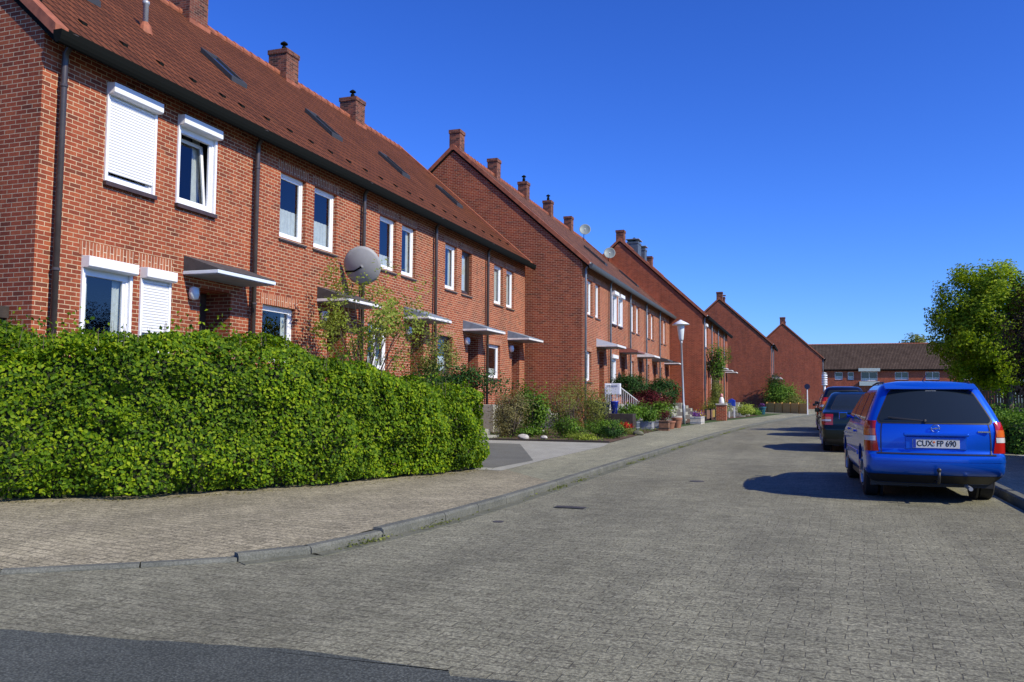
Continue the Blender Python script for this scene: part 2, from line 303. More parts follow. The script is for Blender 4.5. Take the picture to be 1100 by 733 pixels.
# ------------------------------------------------------------------ mesh helpers
class MB:
    def __init__(s): s.v = []; s.f = []
    def add(s, vs, fs):
        o = len(s.v); s.v += [tuple(v) for v in vs]; s.f += [tuple(i+o for i in f) for f in fs]; return s
    def box(s, x0, x1, y0, y1, z0, z1):
        return s.add([(x0,y0,z0),(x1,y0,z0),(x1,y1,z0),(x0,y1,z0),(x0,y0,z1),(x1,y0,z1),(x1,y1,z1),(x0,y1,z1)],
                     [(0,3,2,1),(4,5,6,7),(0,1,5,4),(1,2,6,5),(2,3,7,6),(3,0,4,7)])
    def prism(s, pts, axis, a, b):
        """polygon pts (2D) swept along an axis: 'y' -> pts are (x,z); 'x' -> (y,z); 'z' -> (x,y)"""
        def m(p, q): return {'y': (p[0], q, p[1]), 'x': (q, p[0], p[1]), 'z': (p[0], p[1], q)}[axis]
        n = len(pts)
        vs = [m(p, a) for p in pts] + [m(p, b) for p in pts]
        return s.add(vs, [tuple(range(n))[::-1], tuple(range(n, 2*n))] + [(i, (i+1) % n, n+(i+1) % n, n+i) for i in range(n)])
    def tube(s, pts, rs, n=10, cap=True):
        pts = [Vector(p) for p in pts]
        if isinstance(rs, (int, float)): rs = [rs]*len(pts)
        vs = []; up = None
        for i, p in enumerate(pts):
            d = (pts[min(i+1, len(pts)-1)] - pts[max(i-1, 0)]).normalized()
            if up is None: up = Vector((0, 0, 1)) if abs(d.z) < 0.9 else Vector((1, 0, 0))
            a = d.cross(up).normalized(); b_ = a.cross(d).normalized(); up = b_
            for k in range(n):
                t = 2*PI*k/n; vs.append(p + (a*math.cos(t) + b_*math.sin(t))*rs[i])
        fs = []
        for i in range(len(pts)-1):
            for k in range(n): fs.append((i*n+k, i*n+(k+1) % n, (i+1)*n+(k+1) % n, (i+1)*n+k))
        if cap: fs.append(tuple(range(n))[::-1]); fs.append(tuple(range((len(pts)-1)*n, len(pts)*n)))
        return s.add(vs, fs)
    def lathe(s, prof, c=(0,0,0), n=20):
        vs = []; fs = []
        for r, z in prof:
            for k in range(n): vs.append((c[0]+r*math.cos(2*PI*k/n), c[1]+r*math.sin(2*PI*k/n), c[2]+z))
        for i in range(len(prof)-1):
            for k in range(n): fs.append((i*n+k, i*n+(k+1) % n, (i+1)*n+(k+1) % n, (i+1)*n+k))
        fs.append(tuple(range(n))[::-1]); fs.append(tuple(range((len(prof)-1)*n, len(prof)*n)))
        return s.add(vs, fs)
    def sheet(s, pts, z):
        return s.add([(x, y, z) for x, y in pts], [tuple(range(len(pts)))])
    def build(s, name, mat, parent=None, smooth=False, bevel=0.0, fix=True):
        me = bpy.data.meshes.new(name); me.from_pydata(s.v, [], s.f)
        if fix:
            bm = bmesh.new(); bm.from_mesh(me); bmesh.ops.recalc_face_normals(bm, faces=bm.faces); bm.to_mesh(me); bm.free()
        me.materials.append(M[mat] if isinstance(mat, str) else mat)
        if smooth:
            for p in me.polygons: p.use_smooth = True
        o = bpy.data.objects.new(name, me); COL.objects.link(o)
        if parent is not None: o.parent = parent
        if bevel > 0:
            md = o.modifiers.new('bevel', 'BEVEL'); md.width = bevel; md.segments = 2; md.limit_method = 'ANGLE'; md.angle_limit = rad(40)
        return o

def thing(name, label, cat, loc=(0, 0, 0), rz=0.0, group=None):
    o = bpy.data.objects.new(name, None); COL.objects.link(o); o.empty_display_size = 0.2
    o.location = loc; o.rotation_euler = (0, 0, rz); o['label'] = label; o['category'] = cat
    if group: o['group'] = group
    return o
def tag(o, label, cat, group=None):
    o['label'] = label; o['category'] = cat
    if group: o['group'] = group
    return o
def struct(o): o['kind'] = 'structure'; return o

# leaves: many small folded quads, one mesh
def leaf_mesh(name, P, Nrm, size, mat, parent=None, seed=1, jitter=0.9, aspect=0.6):
    rng = np.random.default_rng(seed); n = len(P)
    P = np.asarray(P, float); Nv = np.asarray(Nrm, float) + rng.normal(0, jitter*0.55, (n, 3))
    Nv /= np.linalg.norm(Nv, axis=1, keepdims=True)+1e-9
    a = np.cross(Nv, rng.normal(0, 1, (n, 3))); a /= np.linalg.norm(a, axis=1, keepdims=True)+1e-9
    b = np.cross(Nv, a)
    sz = size*rng.uniform(0.65, 1.25, (n, 1))
    v = np.empty((n, 4, 3))
    v[:, 0] = P - a*sz*0.5; v[:, 2] = P + a*sz*0.5
    v[:, 1] = P + b*sz*0.5*aspect + Nv*sz*0.14 - a*sz*0.05; v[:, 3] = P - b*sz*0.5*aspect + Nv*sz*0.14 - a*sz*0.05
    me = bpy.data.meshes.new(name)
    me.vertices.add(n*4); me.vertices.foreach_set('co', v.reshape(-1))
    tri = np.array([0, 1, 2, 0, 2, 3])[None, :] + (np.arange(n)*4)[:, None]
    me.loops.add(n*6); me.loops.foreach_set('vertex_index', tri.reshape(-1).astype(np.int32))
    me.polygons.add(n*2); me.polygons.foreach_set('loop_start', (np.arange(n*2)*3).astype(np.int32)); me.polygons.foreach_set('loop_total', np.full(n*2, 3, np.int32))
    me.update(); me.validate()
    me.materials.append(M[mat]); o = bpy.data.objects.new(name, me); COL.objects.link(o)
    if parent is not None: o.parent = parent
    return o
def blob_points(c, r, n, seed, clumps=14, spread=0.28, shell=0.55, zmin=None):
    """points in uneven clumps through an ellipsoid"""
    rng = np.random.default_rng(seed)
    d = rng.normal(0, 1, (clumps, 3)); d /= np.linalg.norm(d, axis=1, keepdims=True)
    k = rng.uniform(shell, 0.95, (clumps, 1)); cc = d*k
    w = rng.uniform(0.5, 1.5, clumps); w /= w.sum()
    idx = rng.choice(clumps, n, p=w)
    q = cc[idx] + rng.normal(0, spread, (n, 3))
    nr = q/(np.linalg.norm(q, axis=1, keepdims=True)+1e-9) + np.array([0, 0, 0.35])
    P = q*np.array(r) + np.array(c)
    if zmin is not None:
        k2 = P[:, 2] > zmin; P = P[k2]; nr = nr[k2]
    return P, nr

def shrub(name, label, loc, r, n, size, mat, seed, cat='shrub', stems=6, group=None, clumps=16, spread=0.28, shell=0.5, zc=None, stem_mat='bark', rs=0.012):
    t = thing(name, label, cat, loc, 0, group)
    zc = r[2]*0.95 if zc is None else zc
    P, nr = blob_points((0, 0, zc), r, n, seed, clumps, spread, shell, 0.02)
    leaf_mesh('foliage', P, nr, size, mat, t, seed)
    rng = random.Random(seed); mb = MB()
    for i in range(stems):
        a = rng.uniform(0, 2*PI); q = rng.uniform(0.2, 0.8)
        e = (math.cos(a)*r[0]*q, math.sin(a)*r[1]*q, zc + r[2]*rng.uniform(-0.1, 0.7))
        b0 = (math.cos(a)*r[0]*0.12, math.sin(a)*r[1]*0.12, 0)
        mid = tuple((b0[k]+e[k])/2 + rng.uniform(-0.05, 0.05)*r[0] for k in range(3))
        mb.tube([b0, mid, e], [rs*1.6, rs*1.1, rs*0.5], 6)
    mb.build('stems', stem_mat, t, smooth=True)
    return t

exec_order = []
# ------------------------------------------------------------------ SETTING: ground, road, pavement
kerbL = [(-16.0, -5.2), (-9.0, 1.35), (-6.6, 3.35), (-5.27, 4.44), (-4.56, 4.98), (-4.05, 5.42), (-3.72, 5.9), (-3.56, 6.8), (-3.44, 7.9), (-3.36, 9.5), (-3.31, 11.5), (-3.28, 15.2), (-3.22, 18.4),
         (-3.08, 26.0), (-2.9, 32.0), (-2.6, 39.0), (-1.9, 50.0), (-0.75, 64.0), (0.6, 76.0), (2.6, 88.0), (6.0, 100.0), (12, 110)]
hedge_base = [(-16.5, 2.2), (-12.0, 5.0), (-9.6, 6.15), (-8.24, 6.9), (-7.1, 7.75), (-6.45, 8.8), (-5.75, 10.1), (-5.27, 11.8), (-5.08, 13.15)]
struct(MB().sheet([(-900, -900), (900, -900), (900, 1400), (-900, 1400)], -0.004).build('ground', 'grass'))
roadpts = [(-40, -40), (2.35, -40), (2.35, 60.0), (4.2, 78), (9, 90), (18, 104), (18, 112), (12, 110)] + kerbL[::-1][1:] + [(-40, -24)]
struct(MB().sheet([(-40, -40), (40, -40), (40, -6), (2.34, 4.0), (2.34, 60.0), (4.2, 78), (9, 90), (18, 104), (18, 112), (11.9, 109.8)] + [(x-0.03, y) for x, y in kerbL[::-1][1:]] + [(-40, -26)], 0.024).build('road', 'road'))
rr = random.Random(3)
edge = [(-14, -5.0), (-9, -0.5), (-6.4, 1.75), (-4.9, 3.0), (-4.16, 3.50)]
xs = -4.16
while xs < -1.6:
    xs += rr.uniform(0.06, 0.16); edge.append((xs, np.interp(xs, [-4.16, -3.4, -2.53, -1.8, -1.2], [3.52, 3.60, 3.75, 3.74, 3.69]) + rr.uniform(-0.012, 0.012)))
edge += [(-1.60, 3.73), (-1.56, 3.66), (-1.45, 3.67), (-1.20, 3.70), (-0.8, 3.68), (0.2, 3.5), (2, 2.8), (12, -3)]
edge = [(x*0.977, y*0.977) for x, y in edge]
struct(MB().sheet([(-14, -14), (12, -14)] + edge[::-1], 0.029).build('side_street', 'asphalt'))

def offset_path(path, d):
    out = []
    for i, p in enumerate(path):
        a = Vector(path[max(i-1, 0)]); b = Vector(path[min(i+1, len(path)-1)]); t = (b-a).normalized()
        out.append((p[0]-t.y*d, p[1]+t.x*d))
    return out
def resample(path, step):
    out = [Vector(path[0])]; acc = 0
    for a, b in zip(path, path[1:]):
        a = Vector(a); b = Vector(b); l = (b-a).length; n = max(1, int(round(l/step)))
        for i in range(1, n+1): out.append(a.lerp(b, i/n))
    return [(p.x, p.y) for p in out]
# pavement sheets (pink pavers near the corner, grey farther on)
def strip(path, other, z):
    return MB().sheet(list(path) + list(other)[::-1], z)
near_k = [p for p in kerbL if p[1] <= 11.5]
inner = offset_path(kerbL, 0.10)
def lerp_path(path, m):
    S = [0]
    for a, b in zip(path, path[1:]): S.append(S[-1]+math.dist(a, b))
    return [(np.interp(S[-1]*k/m, S, [p[0] for p in path]), np.interp(S[-1]*k/m, S, [p[1] for p in path])) for k in range(m+1)]
def kz(y): return float(np.interp(y, [5.75, 6.9], [0.052, 0.104]))
po = lerp_path(inner[:11], 60); pi_ = lerp_path([(-22, -3), (-16.9, 2.4), (-12.4, 5.3), (-10, 6.5), (-8.7, 7.2), (-7.6, 7.9), (-6.9, 8.9), (-6.2, 10.2), (-5.6, 11.9), (-5.2, 13.55), (-4.7, 13.4)], 60)
pm = MB()
for a, b in zip(po, pi_): pm.v += [(a[0], a[1], kz(a[1])-0.003), ((a[0]*2+b[0])/3, (a[1]*2+b[1])/3, 0.099), (b[0], b[1], 0.100)]
for k in range(60): pm.f += [(3*k, 3*k+3, 3*k+4, 3*k+1), (3*k+1, 3*k+4, 3*k+5, 3*k+2)]
struct(pm.build('pavement', 'pave'))
if False: struct(MB().sheet([p for p in inner[:11]] + [(-4.7, 13.4), (-5.2, 13.55), (-5.6, 11.9), (-6.2, 10.2), (-6.9, 8.9), (-7.6, 7.9), (-8.7, 7.2), (-10, 6.5), (-12.4, 5.3), (-16.9, 2.4), (-22, -3)], 0.100).build('pavement', 'pave'))
struct(MB().sheet([inner[10], *inner[11:]] + [(10, 113), (3.5, 100), (0.5, 88), (-1.2, 78), (-2.0, 74.0), (-2.9, 62), (-3.7, 54), (-4.6, 45), (-5.05, 38), (-5.25, 30), (-5.1, 26), (-4.95, 22.1), (-4.75, 13.4), (-4.7, 13.2)], 0.100).build('pavement', 'pave_grey'))
# front gardens base
struct(MB().sheet([(-60, -3), (-22, -3), (-16.9, 2.4), (-12.3, 5.2), (-9.0, 7.0), (-7.0, 8.8), (-5.5, 12.0), (-4.7, 14), (-4.7, 22), (-5.0, 30), (-4.9, 38), (-3.7, 54), (-1.9, 74), (-0.8, 80), (3.5, 100), (10, 113), (-60, 120)], 0.092).build('garden_ground', 'grass'))
struct(MB().sheet([(-4.65, 12.9), (-5.3, 12.9), (-12.5, 13.6), (-12.5, 22.0), (-8.2, 22.05), (-4.95, 22.15), (-4.72, 20.4), (-4.72, 15.5)], 0.104).build('driveway', 'concrete'))
struct(MB().sheet([(-4.95, 13.35), (-12.4, 14.2), (-12.4, 20.7), (-6.9, 20.5), (-4.85, 15.2)], 0.108).build('driveway', 'asphalt_grey'))
struct(MB().sheet([(-12.4, 22.1), (-4.95, 22.18), (-5.1, 26), (-5.25, 31), (-5.6, 38), (-5.6, 46), (-4.4, 54), (-3.4, 66), (-6.4, 72), (-8.6, 56), (-8.65, 33.8), (-11.0, 33.7)], 0.112).build('garden_bed', 'soil'))
struct(MB().prism([(-12.2, 0.1), (-12.2, 0.15), (-4.95, 0.15), (-4.95, 0.1)], 'y', 22.04, 22.14).build('bed_edging', 'wood_dark'))
# kerb stones, each with joints
def kerb(path, w, z0, z1, step, mat, gap=0.012):
    mb = MB(); pts = resample(path, step)
    for a, b in zip(pts, pts[1:]):
        a = Vector(a); b = Vector(b); t = (b-a); l = t.length
        if l < 0.05: continue
        t /= l; n = Vector((-t.y, t.x)); a2 = a + t*gap/2; b2 = b - t*gap/2
        p = [a2, b2, b2+n*w, a2+n*w]
        o = len(mb.v)
        mb.v += [(q.x, q.y, z0) for q in p]
        top = [a2+n*0.02, b2+n*0.02, b2+n*w, a2+n*w]
        mb.v += [(p[0].x, p[0].y, z1-0.02), (p[1].x, p[1].y, z1-0.02)] + [(q.x, q.y, z1) for q in top]
        mb.f += [(o, o+1, o+5, o+4), (o+4, o+5, o+7, o+6), (o+6, o+7, o+8, o+9), (o+1, o+2, o+8, o+7, o+5), (o+3, o, o+4, o+6, o+9), (o+2, o+3, o+9, o+8)]
    return mb
low = kerbL[:6]; high = kerbL[6:]
struct(kerb(low, 0.09, -0.02, 0.054, 1.0, 'kerb').build('kerb', 'kerb'))
struct(kerb([low[-1]] + high[:2], 0.10, -0.02, 0.085, 1.0, 'kerb').build('kerb', 'kerb'))
struct(kerb(high[1:], 0.11, -0.02, 0.112, 1.0, 'kerb').build('kerb', 'kerb'))
gut = kerb(resample(offset_path([low[-1]] + high[:14], -0.17), 0.5), 0.16, -0.02, 0.029, 0.5, 'kerb_old')
struct(gut.build('gutter_stones', 'kerb_old'))
# right side
kerbR = [(2.45, 60), (2.45, 40), (2.42, 25), (2.40, 14), (2.34, 4)]
struct(kerb(kerbR, 0.12, -0.02, 0.130, 1.0, 'kerb').build('kerb', 'kerb'))
struct(MB().sheet([(2.46, 3.5), (4.35, 3.5), (4.35, 21.6), (4.25, 60), (2.5, 60)], 0.101).build('pavement', 'pave_grey'))
struct(MB().sheet([(4.35, -5), (30, -5), (30, 21.6), (4.35, 21.6)], 0.097).build('yard', 'concrete'))
struct(MB().sheet([(4.2, 21.6), (60, 21.6), (60, 60), (4.2, 60)], 0.095).build('lawn', 'grass'))
struct(MB().sheet([(-4.2, 78), (1.5, 76), (3, 85), (14, 112), (60, 138), (60, 146), (-12, 146), (-3.3, 100)], 0.098).build('forecourt', 'pave_grey'))

# ------------------------------------------------------------------ TERRACED HOUSES
H = 6.95; FLOOR = 1.05
def facade(mb, w, Hh, ops, depth=0.13, x=0.0, ystart=0.0):
    ys = sorted({ystart, w} | {a for o in ops for a in (o[0], o[1])}); zs = sorted({0.0, Hh} | {a for o in ops for a in (o[2], o[3])})
    for i in range(len(ys)-1):
        for j in range(len(zs)-1):
            cy = (ys[i]+ys[i+1])/2; cz = (zs[j]+zs[j+1])/2
            if any(o[0] < cy < o[1] and o[2] < cz < o[3] for o in ops): continue
            mb.add([(x, ys[i], zs[j]), (x, ys[i+1], zs[j]), (x, ys[i+1], zs[j+1]), (x, ys[i], zs[j+1])], [(0, 1, 2, 3)])
    for o in ops:
        d = o[4] if len(o) > 4 else depth
        y0, y1, z0, z1 = o[:4]
        for q in ([(x, y0, z0), (x-d, y0, z0), (x-d, y0, z1), (x, y0, z1)], [(x, y1, z1), (x-d, y1, z1), (x-d, y1, z0), (x, y1, z0)],
                  [(x, y0, z1), (x-d, y0, z1), (x-d, y1, z1), (x, y1, z1)], [(x, y0, z0), (x, y1, z0), (x-d, y1, z0), (x-d, y0, z0)]):
            mb.add(q, [(0, 1, 2, 3)])

def window(parent, y0, y1, z0, z1, style='white', split=0, curtain='half', box=False, roll=0.0, lintel=True, tilt=False, d=0.13, sillm='sill', handle=False, detail=True):
    fm = {'white': 'white', 'brown': 'brown_frame'}[style]
    mb = MB(); fw = 0.065; xo = -d+0.03; xi = -d-0.04
    proud = 0.0
    if box: xo, xi = -0.02, -0.09
    def bar(a0, a1, c0, c1, xx0=None, xx1=None): mb.box(xi if xx0 is None else xx0, xo if xx1 is None else xx1, a0, a1, c0, c1)
    bar(y0, y0+fw, z0, z1); bar(y1-fw, y1, z0, z1); bar(y0+fw, y1-fw, z0, z0+fw*1.3); bar(y0+fw, y1-fw, z1-(0.21 if box else fw), z1)
    ib = 0.05
    cells = []
    n = split+1
    for k in range(n):
        a0 = y0+fw + (y1-y0-2*fw)*k/n; a1 = y0+fw + (y1-y0-2*fw)*(k+1)/n
        if k > 0: bar(a0-0.03, a0+0.03, z0+fw*1.3, z1-fw); a0 += 0.03
        if k < n-1: a1 -= 0.03
        if detail:
            for (p, q, r_, s_) in ((a0, a0+ib, z0+fw*1.3, z1-fw), (a1-ib, a1, z0+fw*1.3, z1-fw), (a0+ib, a1-ib, z0+fw*1.3, z0+fw*1.3+ib), (a0+ib, a1-ib, z1-fw-ib, z1-fw)):
                mb.box(xi+0.01, xo-0.022, p, q, r_, s_)
        cells.append((a0, a1))
    wo_ = mb.build('window', fm, parent)
    if tilt:
        sh = MB(); a0, a1, c0, c1 = y0+fw+0.01, y1-fw-0.01, z0+fw*1.3+0.01, z1-0.22
        def sx(z): return xi-0.01-0.14*(z-c0)/(c1-c0)
        for (p, q, r_, q2) in ((a0, a0+0.07, c0, c1), (a1-0.07, a1, c0, c1), (a0+0.07, a1-0.07, c0, c0+0.07), (a0+0.07, a1-0.07, c1-0.07, c1)):
            sh.add([(sx(r_)-0.04, p, r_), (sx(r_), p, r_), (sx(r_), q, r_), (sx(r_)-0.04, q, r_), (sx(q2)-0.04, p, q2), (sx(q2), p, q2), (sx(q2), q, q2), (sx(q2)-0.04, q, q2)], [(0,3,2,1),(4,5,6,7),(0,1,5,4),(1,2,6,5),(2,3,7,6),(3,0,4,7)])
        sh.build('tilted_sash', fm, wo_)
    xp = (xo+xi)/2-0.012
    xq = xp if not tilt else xi-0.17
    if tilt: xp = xi-0.03
    gb = MB().add([(xp, y0+fw, z0+fw), (xp, y1-fw, z0+fw), (xq, y1-fw, z1-fw), (xq, y0+fw, z1-fw)], [(0, 1, 2, 3)]); gb.build('pane', 'glass', wo_, fix=False)
    MB().box(-0.6, -0.59, y0-0.1, y1+0.1, z0-0.1, z1+0.1).build('backdrop', 'room', wo_) if False else None
    if curtain != 'none':
        zc = {'half': z0+(z1-z0)*0.48, 'full': z1-0.02, 'low': z0+(z1-z0)*0.3}[curtain]
        cm = MB(); nn = 24
        for k in range(nn+1):
            yy = y0+0.03+(y1-y0-0.06)*k/nn; xx = xi-0.05+0.012*math.sin(k*1.9)
            cm.v += [(xx, yy, z0+0.02), (xx, yy, zc)]
        cm.f = [(2*k, 2*k+2, 2*k+3, 2*k+1) for k in range(nn)]
        cm.build('curtain', 'curtain', wo_, fix=False)
    elif style == 'white' and detail:
        cm = MB()
        for (b0, b1) in ((y0+0.04, y0+0.22), (y1-0.24, y1-0.04)):
            o = len(cm.v); nn = 10
            for k in range(nn+1):
                yy = b0+(b1-b0)*k/nn; xx = xi-(0.06 if not tilt else 0.26)+0.02*math.sin(k*2.1)
                cm.v += [(xx, yy, z0+0.02), (xx, yy, z1-0.02)]
            cm.f += [(o+2*k, o+2*k+2, o+2*k+3, o+2*k+1) for k in range(nn)]
        cm.build('curtain', 'curtain', wo_, fix=False)
    if not box:
        MB().prism([(-d, z0-0.015), (0.045, z0-0.045), (0.045, z0-0.085), (-d, z0-0.055)], 'y', y0-0.03, y1+0.03).build('sill', sillm, wo_)
    else:
        MB().box(-0.09, 0.075, y0-0.05, y1+0.05, z0-0.075, z0-0.004).build('sill', 'sill', wo_)
        MB().prism([(-0.03, z1+0.10), (0.17, z1+0.085), (0.17, z1-0.075), (0.135, z1-0.10), (-0.03, z1-0.10)], 'y', y0-0.035, y1+0.035).build('shutter_box', 'white', wo_, bevel=0.006)
        MB().box(-0.018, 0.035, y0-0.035, y0+0.02, z0, z1-0.103).build('shutter_rail', 'white', wo_); MB().box(-0.018, 0.035, y1-0.02, y1+0.035, z0, z1-0.103).build('shutter_rail', 'white', wo_)
        if roll > 0:
            zr = z1-0.10 - (z1-z0-0.10)*roll
            MB().box(0.0, 0.016, y0+0.021, y1-0.021, zr, z1-0.104).build('shutter', 'shutter', wo_)
    if lintel:
        MB().box(-0.02, 0.006, y0-0.09, y1+0.09, z1+(0.105 if box else 0.004), z1+(0.335 if box else 0.245)).build('lintel', 'soldier', parent)
    return wo_

def house(name, label, x0, y0, w, rot=0.0, R=5.87, ridge=12.15, gable0=False, gable1=False, ups=None, grounds=None, canopy=None, spouts=(), pipe='brown_pipe',
          chimney=None, chimneys=None, skylight=None, vent=None, studs=True, brick='brick', tile='tile', door='door', doory=None, steps=True, gutter='black', group='brick terraced houses', lampside=False, detail=True, ystart=0.0, far=False):
    t = thing(name, label, 'house', (x0, y0, 0), rot, group)
    Hh = H
    ups = ups or []; grounds = grounds or []
    ops = [(u['y0'], u['y1'], u.get('z0', 4.82), u.get('z1', 6.30)) for u in ups] + [(u['y0'], u['y1'], u.get('z0', 2.0), u.get('z1', 3.25)) for u in grounds]
    dy = doory if doory else None
    if dy: ops.append((dy[0], dy[1], FLOOR, 3.35, 0.62))
    mb = MB(); facade(mb, w, Hh, ops, 0.13, ystart=ystart)
    # back wall, gables
    mb.add([(-2*R, ystart, 0), (-2*R, w, 0), (-2*R, w, Hh), (-2*R, ystart, Hh)], [(0, 3, 2, 1)])
    if gable0: mb.add([(0, ystart, 0), (0, ystart, Hh), (-R, ystart, ridge), (-2*R, ystart, Hh), (-2*R, ystart, 0)], [(0, 1, 2, 3, 4)])
    if gable1: mb.add([(0, w, 0), (0, w, Hh), (-R, w, ridge), (-2*R, w, Hh), (-2*R, w, 0)], [(4, 3, 2, 1, 0)])
    mb.add([(0, ystart, 0), (-2*R, ystart, 0), (-2*R, w, 0), (0, w, 0)], [(0, 1, 2, 3)])
    wl = mb.build('wall', brick, t, fix=False)
    bm = bmesh.new(); bm.from_mesh(wl.data); bmesh.ops.remove_doubles(bm, verts=bm.verts, dist=0.0005); bm.to_mesh(wl.data); bm.free()
    # a dark room behind every opening
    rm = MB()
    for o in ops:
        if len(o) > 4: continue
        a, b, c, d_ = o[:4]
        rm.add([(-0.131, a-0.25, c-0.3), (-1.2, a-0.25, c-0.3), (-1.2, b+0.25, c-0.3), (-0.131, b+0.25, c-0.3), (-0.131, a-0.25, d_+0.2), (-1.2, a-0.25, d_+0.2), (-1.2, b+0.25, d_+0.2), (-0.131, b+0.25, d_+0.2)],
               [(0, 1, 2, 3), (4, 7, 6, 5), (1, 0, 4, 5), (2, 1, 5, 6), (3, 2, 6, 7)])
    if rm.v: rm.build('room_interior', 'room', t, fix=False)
    for u in ups: window(t, u['y0'], u['y1'], u.get('z0', 4.82), u.get('z1', 6.30), **{k: v for k, v in u.items() if k not in ('y0', 'y1', 'z0', 'z1')})
    for u in grounds: window(t, u['y0'], u['y1'], u.get('z0', 2.0), u.get('z1', 3.25), **{k: v for k, v in u.items() if k not in ('y0', 'y1', 'z0', 'z1')})
    if dy:
        db = MB(); a, b = dy
        db.box(-0.67, -0.60, a+0.002, b-0.002, FLOOR, 3.348)
        do = db.build('door', door, t, bevel=0.004)
        pn = MB()
        for k in range(3): pn.box(-0.605, -0.585, a+0.12, b-0.12, FLOOR+0.15+k*0.68, FLOOR+0.68+k*0.68)
        pn.build('door_panel', door, do, bevel=0.012)
        MB().box(-0.595, -0.572, a+0.2, b-0.45, FLOOR+1.0, FLOOR+1.95).build('pane', 'glass', do)
        MB().tube([(-0.59, b-0.14, FLOOR+1.02), (-0.54, b-0.14, FLOOR+1.02), (-0.54, b-0.26, FLOOR+1.02)], 0.012, 8).build('handle', 'metal_grey', do)
        if steps:
            st = MB()
            st.box(-0.002, 1.05, a-0.25, b+0.25, 0, FLOOR-0.02)
            for k in range(5): st.box(1.05+k*0.28, 1.33+k*0.28, a-0.1, b+0.1, 0, FLOOR-0.19-k*0.17)
            st.build('steps', 'concrete', t, bevel=0.01)
    if canopy:
        ca, cb, fm, rmat = canopy[:4]; out = canopy[4] if len(canopy) > 4 else 0.80
        co = MB().box(-0.004, out, ca, cb, 3.535, 3.60).build('canopy', fm, t, bevel=0.008)
        MB().box(0.0, out-0.025, ca+0.025, cb-0.025, 3.522, 3.533).build('soffit_shade_board', 'felt_blue', co)  # added dark board: its colour paints the shade under the canopy
        MB().prism([(-0.004, 3.604), (out-0.01, 3.604), (out-0.01, 3.625), (-0.004, 3.90)], 'y', ca+0.012, cb-0.012).build('canopy_roof', rmat, co)
    if lampside and dy:
        lp = MB(); lp.lathe([(0.005, -0.13), (0.08, -0.11), (0.10, 0), (0.085, 0.10), (0.005, 0.13)], (0.09, dy[0]-0.28, 3.20), 14)
        lp.build('wall_lamp', 'frost', t, smooth=True)
    for sy in spouts:
        mb = MB(); mb.tube([(0.30, sy, H-0.06), (0.27, sy, H-0.16), (0.12, sy, H-0.34), (0.11, sy, H-0.55), (0.11, sy, 0.1)], 0.05, 12)
        sp = mb.build('downspout', pipe, t, smooth=True)
        for zz in ((3.2, 6.1) if detail else ()):
            MB().lathe([(0.05, -0.025), (0.064, -0.02), (0.064, 0.02), (0.05, 0.025)], (0.11, sy, zz), 12).build('bracket', pipe, sp)
    # roof
    m = (ridge-H)/R; e0 = ystart-(0.07 if gable0 else 0.0); e1 = w+(0.07 if gable1 else 0.0)
    def zt(x): return ridge + 0.14 + m*(-R - x if x < -R else x + R)*-1 if x > -R else ridge + 0.14 - m*(-R-x)
    ov = 0.30
    def prof(x): return ridge + 0.14 - m*abs(x+R)
    rf = MB()
    pts = [(ov, prof(ov)), (-R, prof(-R)), (-2*R-ov, prof(-2*R-ov)), (-2*R-ov, prof(-2*R-ov)-0.10), (-R, prof(-R)-0.11), (ov, prof(ov)-0.10)]
    rf.prism(pts, 'y', e0, e1)
    ro = rf.build('roof', tile, t)
    rg = MB(); npcs = max(1, int((e1-e0)/0.4))
    for k in range(npcs):
        a = e0+(e1-e0)*k/npcs; b = e0+(e1-e0)*(k+1)/npcs
        rg.tube([(-R, a, prof(-R)-0.02), (-R, b+0.02, prof(-R)-0.035)], [0.135, 0.115], 12)
    rg.build('ridge_tiles', 'ridge', ro)
    MB().prism([(0.003, H-0.02), (ov-0.02, H-0.02), (ov-0.02, prof(ov)-0.12), (0.003, prof(0)-0.13)], 'y', ystart, w).build('soffit', 'black' if gutter == 'black' else 'felt', t)
    gp = []
    for k in range(9):
        a = PI + PI*k/8; gp.append((ov+0.075+0.085*math.cos(a), prof(ov)-0.02+0.20*math.sin(a)))
    gp += [(ov+0.150, prof(ov)-0.015), (ov, prof(ov)-0.015)]
    MB().prism(gp, 'y', e0-0.03 if gable0 else e0, e1+0.03 if gable1 else e1).build('gutter', gutter, t)
    for gg, yy in ((gable0, ystart), (gable1, w)):
        if not gg: continue
        s_ = -1 if yy == ystart else 1
        for side in (0, 1):
            xa, xb = (ov, -R) if side == 0 else (-R, -2*R-ov)
            vt = MB(); vt.prism([(xa, prof(xa)+0.10), (xb, prof(xb)+0.10), (xb, prof(xb)-0.10), (xa, prof(xa)-0.10)], 'y', *sorted((yy+s_*0.075, yy-s_*0.17)))
            vt.build('verge_tiles', 'ridge', ro)
            vb = MB(); vb.prism([(xa, prof(xa)-0.105), (xb, prof(xb)-0.105), (xb, prof(xb)-0.20), (xa, prof(xa)-0.20)], 'y', *sorted((yy+s_*0.055, yy+s_*0.002)))
            vb.build('verge_board', 'black', ro)
    if studs and detail:
        yy = ystart+0.3
        while yy < w-0.1:
            x = -0.55; MB().prism([(x, prof(x)+0.002), (x, prof(x)+0.06), (x-0.10, prof(x-0.10)+0.03), (x-0.10, prof(x-0.10)+0.002)], 'y', yy, yy+0.11).build('roof_vent', 'black', ro); yy += 0.92
